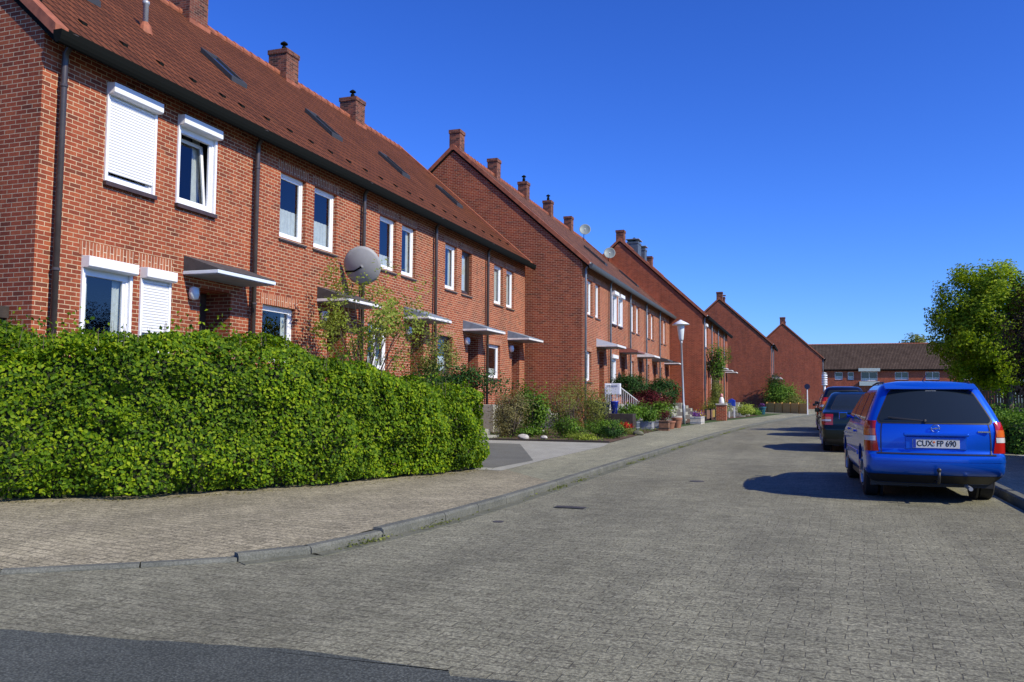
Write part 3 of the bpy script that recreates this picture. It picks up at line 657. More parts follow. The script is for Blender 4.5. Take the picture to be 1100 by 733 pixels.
    if skylight:
        for (sy, sx0, sx1) in skylight:
            fr = MB()
            for (ya, yb, xa, xb) in ((sy-0.30, sy+0.30, sx0, sx0-0.06), (sy-0.30, sy+0.30, sx1+0.07, sx1), (sy-0.30, sy-0.23, sx0-0.07, sx1+0.07), (sy+0.23, sy+0.30, sx0-0.07, sx1+0.07)):
                fr.prism([(xa, prof(xa)+0.004), (xb, prof(xb)+0.004), (xb, prof(xb)+0.13), (xa, prof(xa)+0.13)], 'y', ya, yb)
            sk = fr.build('skylight', 'screen', ro)
            MB().prism([(sx0-0.05, prof(sx0-0.05)+0.06), (sx1+0.05, prof(sx1+0.05)+0.06), (sx1+0.05, prof(sx1+0.05)+0.09), (sx0-0.05, prof(sx0-0.05)+0.09)], 'y', sy-0.235, sy+0.235).build('pane', 'glass_dark', sk)
    if vent:
        vx, vy = vent
        vb = MB(); vb.lathe([(0.06, -0.15), (0.06, 0.55), (0.075, 0.56), (0.075, 0.62), (0.02, 0.66)], (vx, vy, prof(vx)), 12); vp = vb.build('vent_pipe', 'metal_grey', ro, smooth=True)
        MB().lathe([(0.16, -0.12), (0.13, 0.05), (0.07, 0.16)], (vx, vy, prof(vx)), 12).build('collar', 'ridge', vp)
    for ch in (chimneys or []):
        cy, cw, cdp, top = ch[:4]; pots = ch[4] if len(ch) > 4 else 0; cm_ = ch[5] if len(ch) > 5 else 'chimney'
        cb_ = MB(); cb_.box(-R-cdp/2, -R+cdp/2, cy-cw/2, cy+cw/2, ridge-0.75, top-0.16); cb_.box(-R-cdp/2-0.03, -R+cdp/2+0.03, cy-cw/2-0.03, cy+cw/2+0.03, top-0.158, top)
        co = cb_.build('chimney', cm_, ro)
        MB().box(-R-cdp/2-0.06, -R+cdp/2+0.06, cy-cw/2-0.06, cy+cw/2+0.06, ridge-0.42, ridge-0.12).build('flashing', 'ridge', co) if cm_ == 'chimney' else None
        if pots:
            for k in range(pots):
                yy = cy + (k-(pots-1)/2)*0.35
                pb = MB(); pb.lathe([(0.09, 0), (0.08, 0.22), (0.05, 0.24), (0.05, 0.30), (0.13, 0.31), (0.12, 0.35), (0.02, 0.42)], (-R, yy, top+0.002), 10); pb.build('chimney_pot', 'black', co)
        if pots == 3 or cm_ == 'slate':
            MB().box(-R-cdp/2-0.1, -R+cdp/2+0.1, cy-cw/2-0.1, cy+cw/2+0.1, top+0.16, top+0.20).build('chimney_cap', 'metal_grey', co)
    return t

m_, t_, b_ = mat_new('dark_glass')
b_.inputs['Base Color'].default_value = (0.016, 0.022, 0.024, 1); b_.inputs['Roughness'].default_value = 0.05; b_.inputs['Specular IOR Level'].default_value = 0.6
M['glass_dark'] = m_

# ---- row 1 (nearest), five houses
G1 = 'terraced houses of the nearest brick row'
X1 = -11.05
house('terraced_house', 'nearest brick terraced house with white roller shutters on its windows, at the left edge', X1, 9.65, 5.25, gable0=True,
      ups=[dict(y0=1.30, y1=2.38, box=True, roll=0.89, curtain='none', z0=4.84, z1=6.42, lintel=False), dict(y0=3.0, y1=4.03, box=True, roll=0.0, curtain='none', z0=4.84, z1=6.42, split=0, lintel=False, tilt=True)],
      grounds=[dict(y0=0.92, y1=1.93, box=True, z1=3.42, curtain='none', split=0), dict(y0=2.20, y1=2.88, box=True, roll=0.72, z1=3.42, curtain='full')],
      door='door_dark', doory=(3.74, 4.66), canopy=(3.24, 5.05, 'fascia', 'felt', 0.8), spouts=(0.30, 5.27), lampside=True,
      skylight=[(2.75, -2.05, -3.0)], vent=(-2.25, 4.45), chimneys=[], group=G1)
house('terraced_house', 'second house of the nearest row, upper windows with white half curtains behind the clipped hedge', X1, 14.90, 4.62,
      ups=[dict(y0=1.02, y1=2.04), dict(y0=2.40, y1=3.42)], grounds=[dict(y0=0.48, y1=1.72, curtain='none', split=0)],
      doory=(3.1, 4.02), canopy=(2.6, 4.42, 'fascia_w', 'felt'), spouts=(4.62,), skylight=[(2.15, -2.05, -3.0)], chimneys=[(4.7, 0.78, 0.75, 13.35, 0)], lampside=True, group=G1)
house('terraced_house', 'third house of the nearest row, behind the young spring tree and round grey dish', X1, 19.52, 4.60,
      ups=[dict(y0=1.06, y1=2.06, curtain='low'), dict(y0=2.42, y1=3.35, curtain='none')], grounds=[dict(y0=0.5, y1=1.7, split=1, curtain='low')],
      doory=(3.1, 4.0), canopy=(2.6, 4.3, 'fascia_w', 'felt_blue'), spouts=(4.60,), skylight=[(2.15, -2.05, -3.0)], chimneys=[(4.85, 0.72, 0.72, 13.1, 1)], lampside=True, group=G1)
house('terraced_house', 'fourth house of the nearest row with brown window frames and one dark screen', X1, 24.12, 4.60,
      ups=[dict(y0=0.95, y1=1.92, curtain='none'), dict(y0=2.35, y1=3.27, style='brown', curtain='full')], grounds=[dict(y0=0.45, y1=1.6, curtain='half', style='brown')],
      doory=(3.0, 3.95), canopy=(2.5, 4.33, 'fascia_w', 'felt_blue', 0.9), spouts=(4.60,), skylight=[(2.15, -2.05, -3.0)], chimneys=[(4.95, 0.72, 0.72, 13.05, 1)], lampside=True, group=G1)
house('terraced_house', 'last house of the nearest row, slim white windows beside the big gable wall', X1, 28.72, 4.62, gable1=True,
      ups=[dict(y0=0.92, y1=1.88, curtain='full'), dict(y0=2.3, y1=3.2, curtain='full')], grounds=[dict(y0=0.35, y1=1.65, curtain='low')],
      doory=(3.0, 3.95), canopy=(2.47, 4.35, 'fascia_w', 'felt_blue', 0.9), spouts=(), skylight=[(2.4, -2.05, -3.0)], lampside=True, group=G1)
# ---- row 2
G2 = 'terraced houses of the second brick row'
X2 = -8.69
l2 = ['first house of the second row, whose wide gable wall faces the garden bed', 'second house of the second row, with white boxes over its two upper windows',
      'third house of the second row, with a thin red canopy over its door', 'fourth house of the second row, with a pale canopy behind the clipped round bush', 'last house of the second row, beside the taller third gable wall']
ys2 = [33.76, 38.50, 43.20, 47.85, 52.50, 57.20]
fas2 = [('fascia_w', 'fascia'), ('fascia_red', 'fascia_red'), ('fascia_w', 'fascia_w'), ('felt', 'felt'), ('fascia_w', 'felt')]
for i in range(5):
    w = ys2[i+1]-ys2[i]
    house('terraced_house', l2[i], X2, ys2[i], w, gable0=(i == 0), gable1=(i == 4),
          ups=[dict(y0=0.85, y1=1.72, curtain='full' if i % 2 == 0 else 'low', box=(i == 1)), dict(y0=2.25, y1=3.12, curtain='full' if i != 1 else 'none', box=(i == 1))],
          grounds=[dict(y0=0.45, y1=1.55, curtain='half', box=(i == 1), lintel=(i != 1))], doory=(3.0, 3.95), canopy=(2.45, 4.3, *fas2[i], 0.95), spouts=(0.10,), pipe='zinc', gutter='zinc_dark', tile='tile_old',
          chimneys=[(0.40, 0.55, 0.5, 13.1, 0 if i in (0, 1, 4) else 1)], skylight=[(2.4, -1.7, -2.9)] if i in (2, 4) else None, studs=False, group=G2)
# ---- row 3
G3 = 'terraced houses of the third brick row'
X3 = -6.5
l3 = ['first house of the third row with tall windowless gable behind the street lamp', 'second house of the third row, with chimney clad in dark blue slate', 'third house of the third row, with a white upper window', 'last house of the third row beyond the climbing plant']
ys3 = [57.27, 61.9, 66.5, 71.2, 75.9]
for i in range(4):
    house('terraced_house', l3[i], X3, ys3[i], ys3[i+1]-ys3[i], gable0=(i == 0), gable1=(i == 3), R=5.6,
          ups=[dict(y0=0.9, y1=1.8, curtain='full', box=(i == 0)), dict(y0=2.4, y1=3.3, curtain='full')], grounds=[dict(y0=0.5, y1=1.6, curtain='full')], doory=(3.0, 3.95), canopy=(2.45, 4.3, 'fascia_w', 'felt', 0.9),
          spouts=(0.10,) if i != 3 else (0.1,), pipe='zinc', gutter='black', tile='tile_old', brick='brick_far',
          chimneys=[[(0.35, 0.6, 0.55, 12.95, 0)], [(0.6, 1.3, 0.8, 12.95, 1, 'slate'), (3.2, 0.9, 0.8, 12.9, 0, 'slate')], [(2.2, 0.7, 0.6, 12.9, 0)], []][i], studs=False, detail=False, group=G3)
# ---- row 4
G4 = 'terraced houses of the fourth brick row'
ys4 = [88.5, 93.2, 97.9]
for i in range(2):
    house('terraced_house', ['fourth gable wall, plain sunless brick behind the blue pot', 'house behind the fourth gable, only its front edge showing'][i], -3.4, ys4[i], ys4[i+1]-ys4[i], gable0=(i == 0), gable1=(i == 1), R=4.95, ridge=11.5,
          ups=[dict(y0=0.9, y1=1.8, curtain='full'), dict(y0=2.4, y1=3.3, curtain='full')], grounds=[dict(y0=0.5, y1=1.6, curtain='full')], doory=(3.0, 3.95), canopy=(2.45, 4.3, 'fascia_w', 'felt', 0.9),
          spouts=(0.10,), pipe='zinc', gutter='black', brick='brick_far', chimneys=[(0.4, 0.6, 0.6, 12.3, 0), (2.4, 0.8, 0.7, 12.0, 3)] if i == 0 else [], studs=False, detail=False, group=G4)
# ---- row 5
house('terraced_house', 'farthest gable wall of the left side, orange brick above the pale wooden fence', 1.95, 120.0, 9.0, gable0=True, gable1=True, R=4.95, ridge=11.55,
      ups=[dict(y0=1, y1=2, curtain='full'), dict(y0=3, y1=4, curtain='full')], spouts=(0.1,), pipe='zinc', brick='brick_far', chimneys=[(0.6, 0.7, 0.7, 12.5, 0), (2.8, 0.7, 0.7, 12.1, 0)], studs=False, detail=False, group='gable ends along the left side')
# ---- far row across the end of the street (faces the camera)
G6 = 'terraced houses across the far end of the street'
l6 = ['far brown-roofed house directly right of the farthest gable wall', 'far brown-roofed house with a wide white window, above the dark parked cars', 'far brown-roofed house with the pale blue entrance, left of the blue car roof',
      'far brown-roofed house straight above the blue car', 'far brown-roofed house left of the broad green tree', 'far brown-roofed house mostly behind the broad green tree']
xs6 = [-6.0, 3.0, 7.5, 12.5, 17.0, 22.0, 28.0]
for i in range(6):
    w = xs6[i+1]-xs6[i]
    if i == 0: up = [dict(y0=7.2, y1=8.5, z0=5.2, z1=6.45, curtain='none')]; w_ = w
    elif i == 1: up = [dict(y0=0.1+4.0-0.4-0.3, y1=4.3, z0=5.2, z1=6.45, split=0, curtain='half'), dict(y0=1.4, y1=2.6, z0=5.2, z1=6.45, curtain='half')]
    elif i == 2: up = [dict(y0=0.9, y1=3.4, z0=5.0, z1=6.5, split=1, curtain='low')]
    else: up = [dict(y0=1.0, y1=3.0, z0=5.2, z1=6.45, split=1, curtain='low')]
    for u in up: u['detail'] = False; u['lintel'] = False
    hh = house('terraced_house', l6[i], xs6[i], 150.0, w, rot=-PI/2, gable0=False, gable1=False, R=5.6, ridge=11.25, ups=up, grounds=[dict(y0=1.0, y1=2.6, curtain='half', detail=False, lintel=False)], doory=(3.2, 4.2) if w < 6 else (3.2, 4.2),
          canopy=(2.9, 4.5, 'fascia_w', 'felt', 0.9), spouts=(), brick='brick_far', tile='tile_brown', chimneys=[], studs=False, detail=False, steps=False, group=G6)
    hh.location = (xs6[i], 150.0, -0.5)
    if i == 2:
        MB().box(0.012, 0.55, 0.5, 3.75, 6.55, 7.05).box(0.012, 0.5, 0.6, 3.65, 4.2, 4.9).build('bay_cladding', simple('pale_cladding', (0.42, 0.50, 0.46), 0.6, var=0.1), hh, bevel=0.02)

# ------------------------------------------------------------------ HEDGE (clipped, left foreground)
def hedge_thing(name, label, base, thick, hfun, n_per_m2, leaf, mat, seed, cat='hedge', core='leaf_twig', lump=0.17, z0=0.1, twigs=False):
    t = thing(name, label, cat, (base[0][0], base[0][1], 0)); ox, oy = base[0]
    rng = np.random.default_rng(seed); pts = resample(base, 0.1)
    S = [0]
    for a, b in zip(pts, pts[1:]): S.append(S[-1]+math.dist(a, b))
    S = np.array(S); PX = np.array([p[0] for p in pts]); PY = np.array([p[1] for p in pts]); LT = S[-1]
    def at(s):
        x = np.interp(s, S, PX); y = np.interp(s, S, PY); e = 0.15
        dx = np.interp(np.minimum(s+e, LT), S, PX)-np.interp(np.maximum(s-e, 0), S, PX); dy = np.interp(np.minimum(s+e, LT), S, PY)-np.interp(np.maximum(s-e, 0), S, PY)
        l = np.hypot(dx, dy); tx, ty = dx/l, dy/l
        return x, y, tx, ty, -ty, tx      # inward normal (left of the path)
    def lumps(x, y, z):
        return np.array([noise.noise(Vector((a*1.15, b*1.15, c*1.5)))*lump*1.3 + noise.noise(Vector((a*3.4, b*3.4, c*4.2)))*lump*0.75 for a, b, c in zip(x, y, z)])
    Ps = []; Ns = []
    # front and back
    for side, frac in ((0, 1.0), (1, 0.45)):
        n = int(LT*1.8*n_per_m2*frac); s = rng.uniform(0, LT, n); u = rng.uniform(0.0, 1, n)**0.95
        x, y, tx, ty, nx, ny = at(s); h = np.array([hfun(q) for q in s]); z = z0+0.04+u*(h-z0)
        bulge = 0.10*np.sin(np.clip(u*1.2, 0, 1)*PI)
        round_ = np.where(u > 0.88, (u-0.88)/0.12, 0)**2*0.22; uc = 0.10+0.05*np.sin(s*1.9)+0.04*np.sin(s*5.3+1); under = np.where(u < uc, (uc-u)/0.16*0.17, 0)
        dd = -bulge+round_+under + rng.exponential(0.05, n)
        if side == 1: dd = thick-dd
        X_ = x+nx*dd; Y_ = y+ny*dd; lm = lumps(X_, Y_, z); sg = -1 if side == 0 else 1
        X_ += nx*sg*lm; Y_ += ny*sg*lm
        Ps.append(np.c_[X_-ox, Y_-oy, z]); Ns.append(np.c_[sg*nx, sg*ny, np.full(n, 0.45)])
    n = int(LT*thick*n_per_m2); s = rng.uniform(0, LT, n); u = rng.uniform(0.02, 0.98, n); x, y, tx, ty, nx, ny = at(s); h = np.array([hfun(q) for q in s])
    X_ = x+nx*u*thick; Y_ = y+ny*u*thick; z = h - rng.exponential(0.05, n); z += lumps(X_, Y_, z)*0.9 - 0.12*(np.abs(u-0.5)*2)**4
    Ps.append(np.c_[X_-ox, Y_-oy, z]); Ns.append(np.c_[np.zeros(n), np.zeros(n), np.ones(n)])
    # shoots standing up out of the top
    n = int(LT*thick*260); s = rng.uniform(0, LT, n); u = rng.uniform(0.0, 1.0, n); x, y, tx, ty, nx, ny = at(s); h = np.array([hfun(q) for q in s])
    Ps.append(np.c_[x+nx*u*thick-ox, y+ny*u*thick-oy, h+rng.exponential(0.042, n)*(0.5+0.9*(np.sin(s*3.1)+1))-0.03]); Ns.append(np.c_[rng.normal(0, 1, n), rng.normal(0, 1, n), np.full(n, 0.4)])
    for end in (0, 1):
        n = int(thick*1.7*n_per_m2); u = rng.uniform(0, 1, n); s = np.full(n, 0.0 if end == 0 else LT); x, y, tx, ty, nx, ny = at(s); h = hfun(s[0]); v = rng.uniform(0, 1, n)
        o = rng.exponential(0.05, n)*(1 if end == 0 else -1); sg = -1 if end == 0 else 1
        bl = 0.16*np.sqrt(np.clip(1-(2*u-1)**2, 0, 1))*sg
        Ps.append(np.c_[x+nx*u*thick+tx*(o+bl)-ox, y+ny*u*thick+ty*(o+bl)-oy, z0+v*(h-z0)]); Ns.append(np.c_[tx*sg, ty*sg, np.full(n, 0.3)])
    P = np.vstack(Ps); Nn = np.vstack(Ns)
    leaf_mesh('foliage', P, Nn, leaf, mat, t, seed, jitter=0.95, aspect=0.68)
    if twigs:
        k = rng.choice(len(P), 420); leaf_mesh('dry_leaves', P[k]+Nn[k]*0.02, Nn[k], leaf*0.9, 'leaf_copper', t, seed+5)
        tw = MB(); rr2 = random.Random(seed)
        for i in range(230):
            s = rr2.uniform(0, LT); x, y, tx, ty, nx, ny = at(np.array([s])); h = hfun(s); u = rr2.uniform(0, 0.8)
            bx, by = x[0]+nx[0]*u-ox, y[0]+ny[0]*u-oy; ln = rr2.uniform(0.06, 0.20)
            tw.tube([(bx, by, h-0.12), (bx+rr2.uniform(-.05, .05), by+rr2.uniform(-.05, .05), h+ln)], [0.004, 0.002], 4)
        for i in range(60):
            s = rr2.uniform(0, LT); x, y, tx, ty, nx, ny = at(np.array([s])); u = rr2.uniform(0.30, 0.6)
            bx, by = x[0]+nx[0]*u-ox, y[0]+ny[0]*u-oy
            tw.tube([(bx, by, z0-0.02), (bx-nx[0]*rr2.uniform(-.05, .12), by-ny[0]*rr2.uniform(-.05, .12), z0+rr2.uniform(0.25, 0.45))], [0.012, 0.006], 5)
        twg = tw.build('twigs', 'bark', t); twg['kind'] = 'stuff'
    # woody core
    mb = MB(); q = resample(base, 0.4); n = len(q)
    for i, p in enumerate(q):
        s = LT*i/(n-1); x, y, tx, ty, nx, ny = at(np.array([s])); h = hfun(s)
        for (dd, zz) in ((0.34, z0), (0.20, z0+0.5), (0.20, h-0.24), (thick-0.20, h-0.24), (thick-0.3, z0)):
            mb.v.append((x[0]+nx[0]*dd-ox, y[0]+ny[0]*dd-oy, zz))
    for i in range(n-1):
        for k in range(5): mb.f.append((i*5+k, i*5+(k+1) % 5, (i+1)*5+(k+1) % 5, (i+1)*5+k))
    mb.f += [(4, 3, 2, 1, 0), tuple((n-1)*5+k for k in range(5))]
    mb.build('branches', core, t)
    return t
hb = hedge_base[1:]
hS = [0]
for a, b in zip(hb, hb[1:]): hS.append(hS[-1]+math.dist(a, b))
def hh1(s):
    # height along the hedge: tall part, then stepping down towards the driveway
    return float(np.interp(s, [0, 3.0, 6.6, 7.6, 8.2, 9.1, hS[-1]-0.5, hS[-1]], [1.97, 1.97, 1.93, 1.86, 1.71, 1.52, 1.38, 1.30])) + 0.045*math.sin(s*2.3) + 0.035*math.sin(s*5.1+1) + 0.02*math.sin(s*11)
hedge_thing('clipped_hedge', 'large bright green clipped hedge along the paved corner in front of the nearest houses', hb, 1.15, hh1, 2300, 0.054, 'leaf_hedge', 11, twigs=True, lump=0.20)
hr = [(4.28, 21.75), (4.35, 30), (4.4, 44)]
hedge_thing('garden_hedge', 'low dark green hedge on the right, beyond the blue car', hr[::-1], 1.5, lambda s: 0.92, 500, 0.07, 'leaf_mid', 12)

# ------------------------------------------------------------------ TREES AND GARDEN PLANTS
def branch_tree(name, label, loc, trunk_h, trunk_r, crown_c, crown_r, nleaf, leaf, mat, seed, cat='tree', clumps=40, spread=0.16, shell=0.35, limbs=14, sub=3, leanx=0.0, group=None, bark='bark', pw=2.0):
    t = thing(name, label, cat, loc, 0, group); rng = random.Random(seed); tr = MB()
    top = Vector((leanx, 0, trunk_h))
    tr.tube([(0, 0, -0.05), (leanx*0.3, 0.02, trunk_h*0.5), top], [trunk_r*1.25, trunk_r, trunk_r*0.75], 10)
    cc = Vector(crown_c); pts = []
    nr = np.random.default_rng(seed)
    d = nr.normal(0, 1, (clumps, 3)); d /= (np.abs(d)**pw).sum(axis=1, keepdims=True)**(1/pw)
    k = nr.uniform(shell, 1.0, (clumps, 1)); cen = d*k*np.array(crown_r) + np.array(crown_c)
    for i in range(clumps):
        e = Vector(cen[i]);
        if i >= limbs*sub: break
        st = top.lerp(Vector((leanx*0.6, 0, trunk_h*0.75)), rng.random()*0.6)
        mid = st.lerp(e, 0.5) + Vector((rng.uniform(-.1, .1), rng.uniform(-.1, .1), rng.uniform(0.0, .25)))*crown_r[0]*0.6
        r0 = trunk_r*rng.uniform(0.25, 0.5)
        tr.tube([st, mid, e], [r0, r0*0.55, r0*0.12], 6)
    tr.build('trunk', bark, t, smooth=True)
    w = nr.uniform(0.4, 1.6, clumps); w /= w.sum(); idx = nr.choice(clumps, nleaf, p=w)
    q = cen[idx] + np.clip(nr.normal(0, 1, (nleaf, 3)), -1.7, 1.7)*spread*np.array(crown_r)
    nrm = (q-np.array(crown_c))/np.array(crown_r) + np.array([0, 0, 0.5])
    keep = q[:, 2] > 0.1
    leaf_mesh('crown', q[keep], nrm[keep], leaf, mat, t, seed)
    return t
branch_tree('broadleaf_tree', 'broad fresh green tree on the right beyond the cars', (7.0, 35.5, 0.1), 2.3, 0.16, (-0.15, 0, 3.95), (2.25, 2.0, 2.3), 62000, 0.12, 'leaf_tree', 21, clumps=330, spread=0.085, shell=0.45, pw=2.8)
branch_tree('copper_tree', 'dark copper-leaved tree cut by the right edge of the picture', (6.95, 28.0, 0.1), 1.6, 0.14, (-0.05, 0, 2.7), (1.55, 1.5, 2.2), 18000, 0.11, 'leaf_copper', 22, clumps=60, spread=0.18)
branch_tree('young_tree', 'young spring tree with sparse fresh leaves standing behind the hedge, before the grey dish', (-9.45, 17.0, 0.1), 0.9, 0.035, (0.05, 0, 3.05), (1.6, 1.2, 1.3), 3300, 0.085, 'leaf_spring', 23, clumps=46, spread=0.10, shell=0.4, limbs=46, sub=1)
branch_tree('lilac_bush', 'loose twiggy bush right of the young tree, over the lower hedge', (-9.2, 20.2, 0.1), 0.6, 0.03, (0.0, 0, 2.2), (1.0, 1.0, 1.0), 2600, 0.07, 'leaf_olive', 24, cat='shrub', clumps=40, spread=0.13, limbs=40, sub=1)
branch_tree('garden_shrub', 'dark green wide shrub just above the low end of the hedge', (-8.0, 18.6, 0.1), 0.4, 0.03, (0.1, 0, 1.55), (1.3, 0.8, 0.38), 3600, 0.07, 'leaf_dark', 25, cat='shrub', clumps=36, spread=0.16, limbs=30, sub=1)
branch_tree('garden_tree', 'small round treetop showing above the far brown roofs', (18.0, 168.0, 0), 7.5, 0.25, (0, 0, 10.6), (3.0, 3.0, 2.6), 2500, 0.5, 'leaf_olive', 26, clumps=22, spread=0.2)
shrub('tan_shrub', 'tan coloured feathery shrub right of the hedge end', (-8.35, 23.9, 0.1), (0.62, 0.55, 0.72), 5200, 0.05, 'leaf_tan', 31, stems=40, clumps=30, spread=0.2, zc=0.72)
shrub('tan_grass', 'thin tan ornamental grass with upright blades behind the tan shrub', (-9.0, 25.2, 0.1), (0.4, 0.4, 0.75), 900, 0.06, 'leaf_tan', 42, stems=30, clumps=18, cat='grass clump')
shrub('laurel_shrub', 'tall glossy green shrub against the second gable wall', (-8.25, 25.6, 0.1), (0.52, 0.5, 0.82), 4200, 0.085, 'leaf_mid', 32, stems=6, clumps=22, spread=0.24, zc=0.82)
shrub('loose_shrub', 'airy olive shrub with thin twigs in the middle of the garden bed', (-7.45, 26.4, 0.1), (0.75, 0.6, 0.85), 2600, 0.05, 'leaf_olive', 33, stems=26, clumps=40, spread=0.18, zc=0.85)
shrub('rose_bush', 'sparse twiggy rose bush with reddish leaves before the gable wall', (-6.95, 25.8, 0.1), (0.45, 0.4, 0.55), 700, 0.05, 'leaf_copper', 34, stems=16, clumps=16, zc=0.6)
shrub('round_shrub', 'grey-green rounded shrub at the corner of the second row', (-6.85, 28.4, 0.1), (0.42, 0.4, 0.45), 2000, 0.05, 'leaf_olive', 35, stems=8, clumps=18, zc=0.72)
shrub('tall_gable_shrub', 'pale olive bush touching the corner of the second gable wall', (-7.7, 30.8, 0.1), (0.85, 0.7, 0.85), 3200, 0.06, 'leaf_olive', 36, stems=14, clumps=28, zc=1.05)
shrub('low_shrub', 'low bushy mid green plant at the front of the garden bed', (-6.7, 24.2, 0.1), (0.42, 0.4, 0.30), 2200, 0.055, 'leaf_mid', 37, stems=6, zc=0.33)
shrub('perennial_clump', 'broad fresh green perennial clump near the pavement corner of the bed', (-5.95, 25.6, 0.1), (0.6, 0.55, 0.24), 2600, 0.06, 'leaf_mid', 38, stems=6, zc=0.28)
shrub('perennial_clump', 'low lime green cushion plant at the bed edge', (-5.95, 23.2, 0.1), (0.42, 0.3, 0.10), 1300, 0.045, 'leaf_lime', 39, stems=4, zc=0.10)
shrub('perennial_clump', 'dark green spiky plant between lime cushion and pavement', (-5.45, 24.6, 0.1), (0.32, 0.4, 0.20), 1200, 0.06, 'leaf_dark', 40, stems=6, zc=0.22)
shrub('red_flowers', 'small patch of red flowers at the pavement corner of the bed', (-5.62, 27.6, 0.1), (0.22, 0.35, 0.10), 420, 0.055, 'petal_red', 41, cat='flowers', stems=8, zc=0.30, rs=0.005)
shrub('perennial_clump', 'olive ground plant under the red flowers', (-5.55, 27.7, 0.1), (0.35, 0.6, 0.14), 1200, 0.05, 'leaf_olive', 43, stems=4, zc=0.12)
shrub('perennial_clump', 'leafy ground plant in front of the tall glossy shrub', (-7.9, 24.1, 0.1), (0.38, 0.3, 0.13), 900, 0.06, 'leaf_mid', 44, stems=4, zc=0.13)
for i, (x, y, lab) in enumerate([(-7.55, 22.75, 'large pale stone in the bed below the tall glossy shrub'), (-7.0, 22.9, 'small pale stone right of the large one in the bed'), (-5.15, 27.2, 'flat mossy grey stone at the pavement corner of the bed')]):
    bm = bmesh.new(); bmesh.ops.create_icosphere(bm, subdivisions=3, radius=1)
    for v in bm.verts: v.co = v.co*(1+0.25*noise.noise(v.co*1.3+Vector((i*3, 0, 0)))); v.co = Vector((v.co.x*0.22, v.co.y*0.16, v.co.z*0.11)) * (0.8 if i != 1 else 0.5)
    me = bpy.data.meshes.new('garden_stone'); bm.to_mesh(me); bm.free(); me.materials.append(M['stone'] if i < 2 else M['kerb_old'])
    for p in me.polygons: p.use_smooth = True
    o = bpy.data.objects.new('garden_stone', me); COL.objects.link(o); o.location = (x, y, 0.17); tag(o, lab, 'stone')
# hydrangea-like row in zinc tubs before the second row
def planter_box(name, label, loc, sx, sy, h, mat, slats=0, group=None):
    t = thing(name, label, 'planter', loc, 0, group)
    mb = MB(); th = 0.025
    mb.box(-sx/2, sx/2, -sy/2, -sy/2+th, 0, h); mb.box(-sx/2, sx/2, sy/2-th, sy/2, 0, h); mb.box(-sx/2, -sx/2+th, -sy/2+th, sy/2-th, 0, h); mb.box(sx/2-th, sx/2, -sy/2+th, sy/2-th, 0, h)
    mb.build('tub', mat, t, bevel=0.006)
    MB().box(-sx/2+th, sx/2-th, -sy/2+th, sy/2-th, 0.0, h-0.05).build('soil', 'soil', t)
    rb = MB()
    for zz in (0.08, h-0.07): rb.box(-sx/2-0.012, sx/2+0.012, -sy/2-0.012, -sy/2-0.001, zz, zz+0.03); rb.box(sx/2+0.001, sx/2+0.012, -sy/2-0.001, sy/2, zz, zz+0.03)
    rb.build('band', 'metal_grey' if mat != 'wood' else 'wood_dark', t)
    return t
for i, (x, y, sz, lab, plab) in enumerate([(-6.25, 31.6, 0.55, 'dark blue tub under the left part of the leafy green row', 'leafy green shrub in the dark blue tub'), (-5.85, 32.6, 0.5, 'pale grey tub in the middle of the leafy green row', 'leafy green shrub in the pale grey tub'), (-5.5, 33.9, 0.5, 'pale grey tub right behind the brown wooden planter', 'leafy green shrub behind the brown wooden planter')]):
    planter_box('plant_tub', lab, (x, y, 0.1), sz, sz, 0.34, 'slate' if i == 0 else 'metal_grey', group='tubs along the second row')
    shrub('tub_shrub', plab, (x, y, 0.40), (0.48, 0.48, 0.36), 1700, 0.085, 'leaf_mid', 50+i, stems=6, zc=0.34, group='shrubs in tubs along the second row')
planter_box('wooden_planter', 'square brown wooden planter at the pavement edge', (-5.02, 31.7, 0.1), 0.36, 0.36, 0.38, 'wood')
shrub('planter_flowers', 'dark leafy plant in the square brown wooden planter', (-5.02, 31.7, 0.44), (0.22, 0.22, 0.22), 380, 0.05, 'leaf_red', 55, cat='flowers', stems=4, zc=0.2)
def pot(name, label, loc, r, h, mat, cat='flower pot', group=None):
    t = MB(); t.lathe([(r*0.68, 0), (r*0.92, h*0.75), (r*0.95, h*0.8), (r*1.06, h*0.81), (r*1.06, h), (r*0.9, h), (r*0.85, h*0.9), (0.01, h*0.88)], (0, 0, 0), 22)
    o = t.build(name, mat, None, smooth=True); o.location = loc; tag(o, label, cat, group)
    md = o.modifiers.new('e', 'EDGE_SPLIT'); md.split_angle = rad(35)
    return o
pot('flower_pot', 'terracotta flower pot right of the wooden planter', (-5.1, 33.6, 0.1), 0.22, 0.32, 'terracotta', group='terracotta pots')
pot('flower_pot', 'taller terracotta flower pot behind the first one', (-5.0, 34.9, 0.1), 0.2, 0.42, 'terracotta', group='terracotta pots')
shrub('pot_flowers', 'white flowers over the terracotta pots', (-5.25, 34.3, 0.5), (0.35, 0.4, 0.16), 420, 0.06, 'petal_white', 56, cat='flowers', stems=6, zc=0.25)
pot('stone_pot', 'white round pot before the pale trough', (-5.35, 37.0, 0.1), 0.24, 0.45, 'stone')
t = planter_box('stone_trough', 'long pale trough standing beside the street lamp', (-4.95, 41.2, 0.1), 0.5, 1.5, 0.36, 'stone')
shrub('trough_flowers', 'yellow and violet pansies in the pale trough', (-4.95, 41.2, 0.44), (0.24, 0.75, 0.14), 500, 0.07, 'petal_violet', 57, cat='flowers', stems=4, zc=0.12)
shrub('trough_flowers', 'yellow pansies at the far end of the pale trough', (-4.9, 41.7, 0.44), (0.2, 0.5, 0.16), 200, 0.08, 'petal_yellow', 58, cat='flowers', stems=4, zc=0.16)
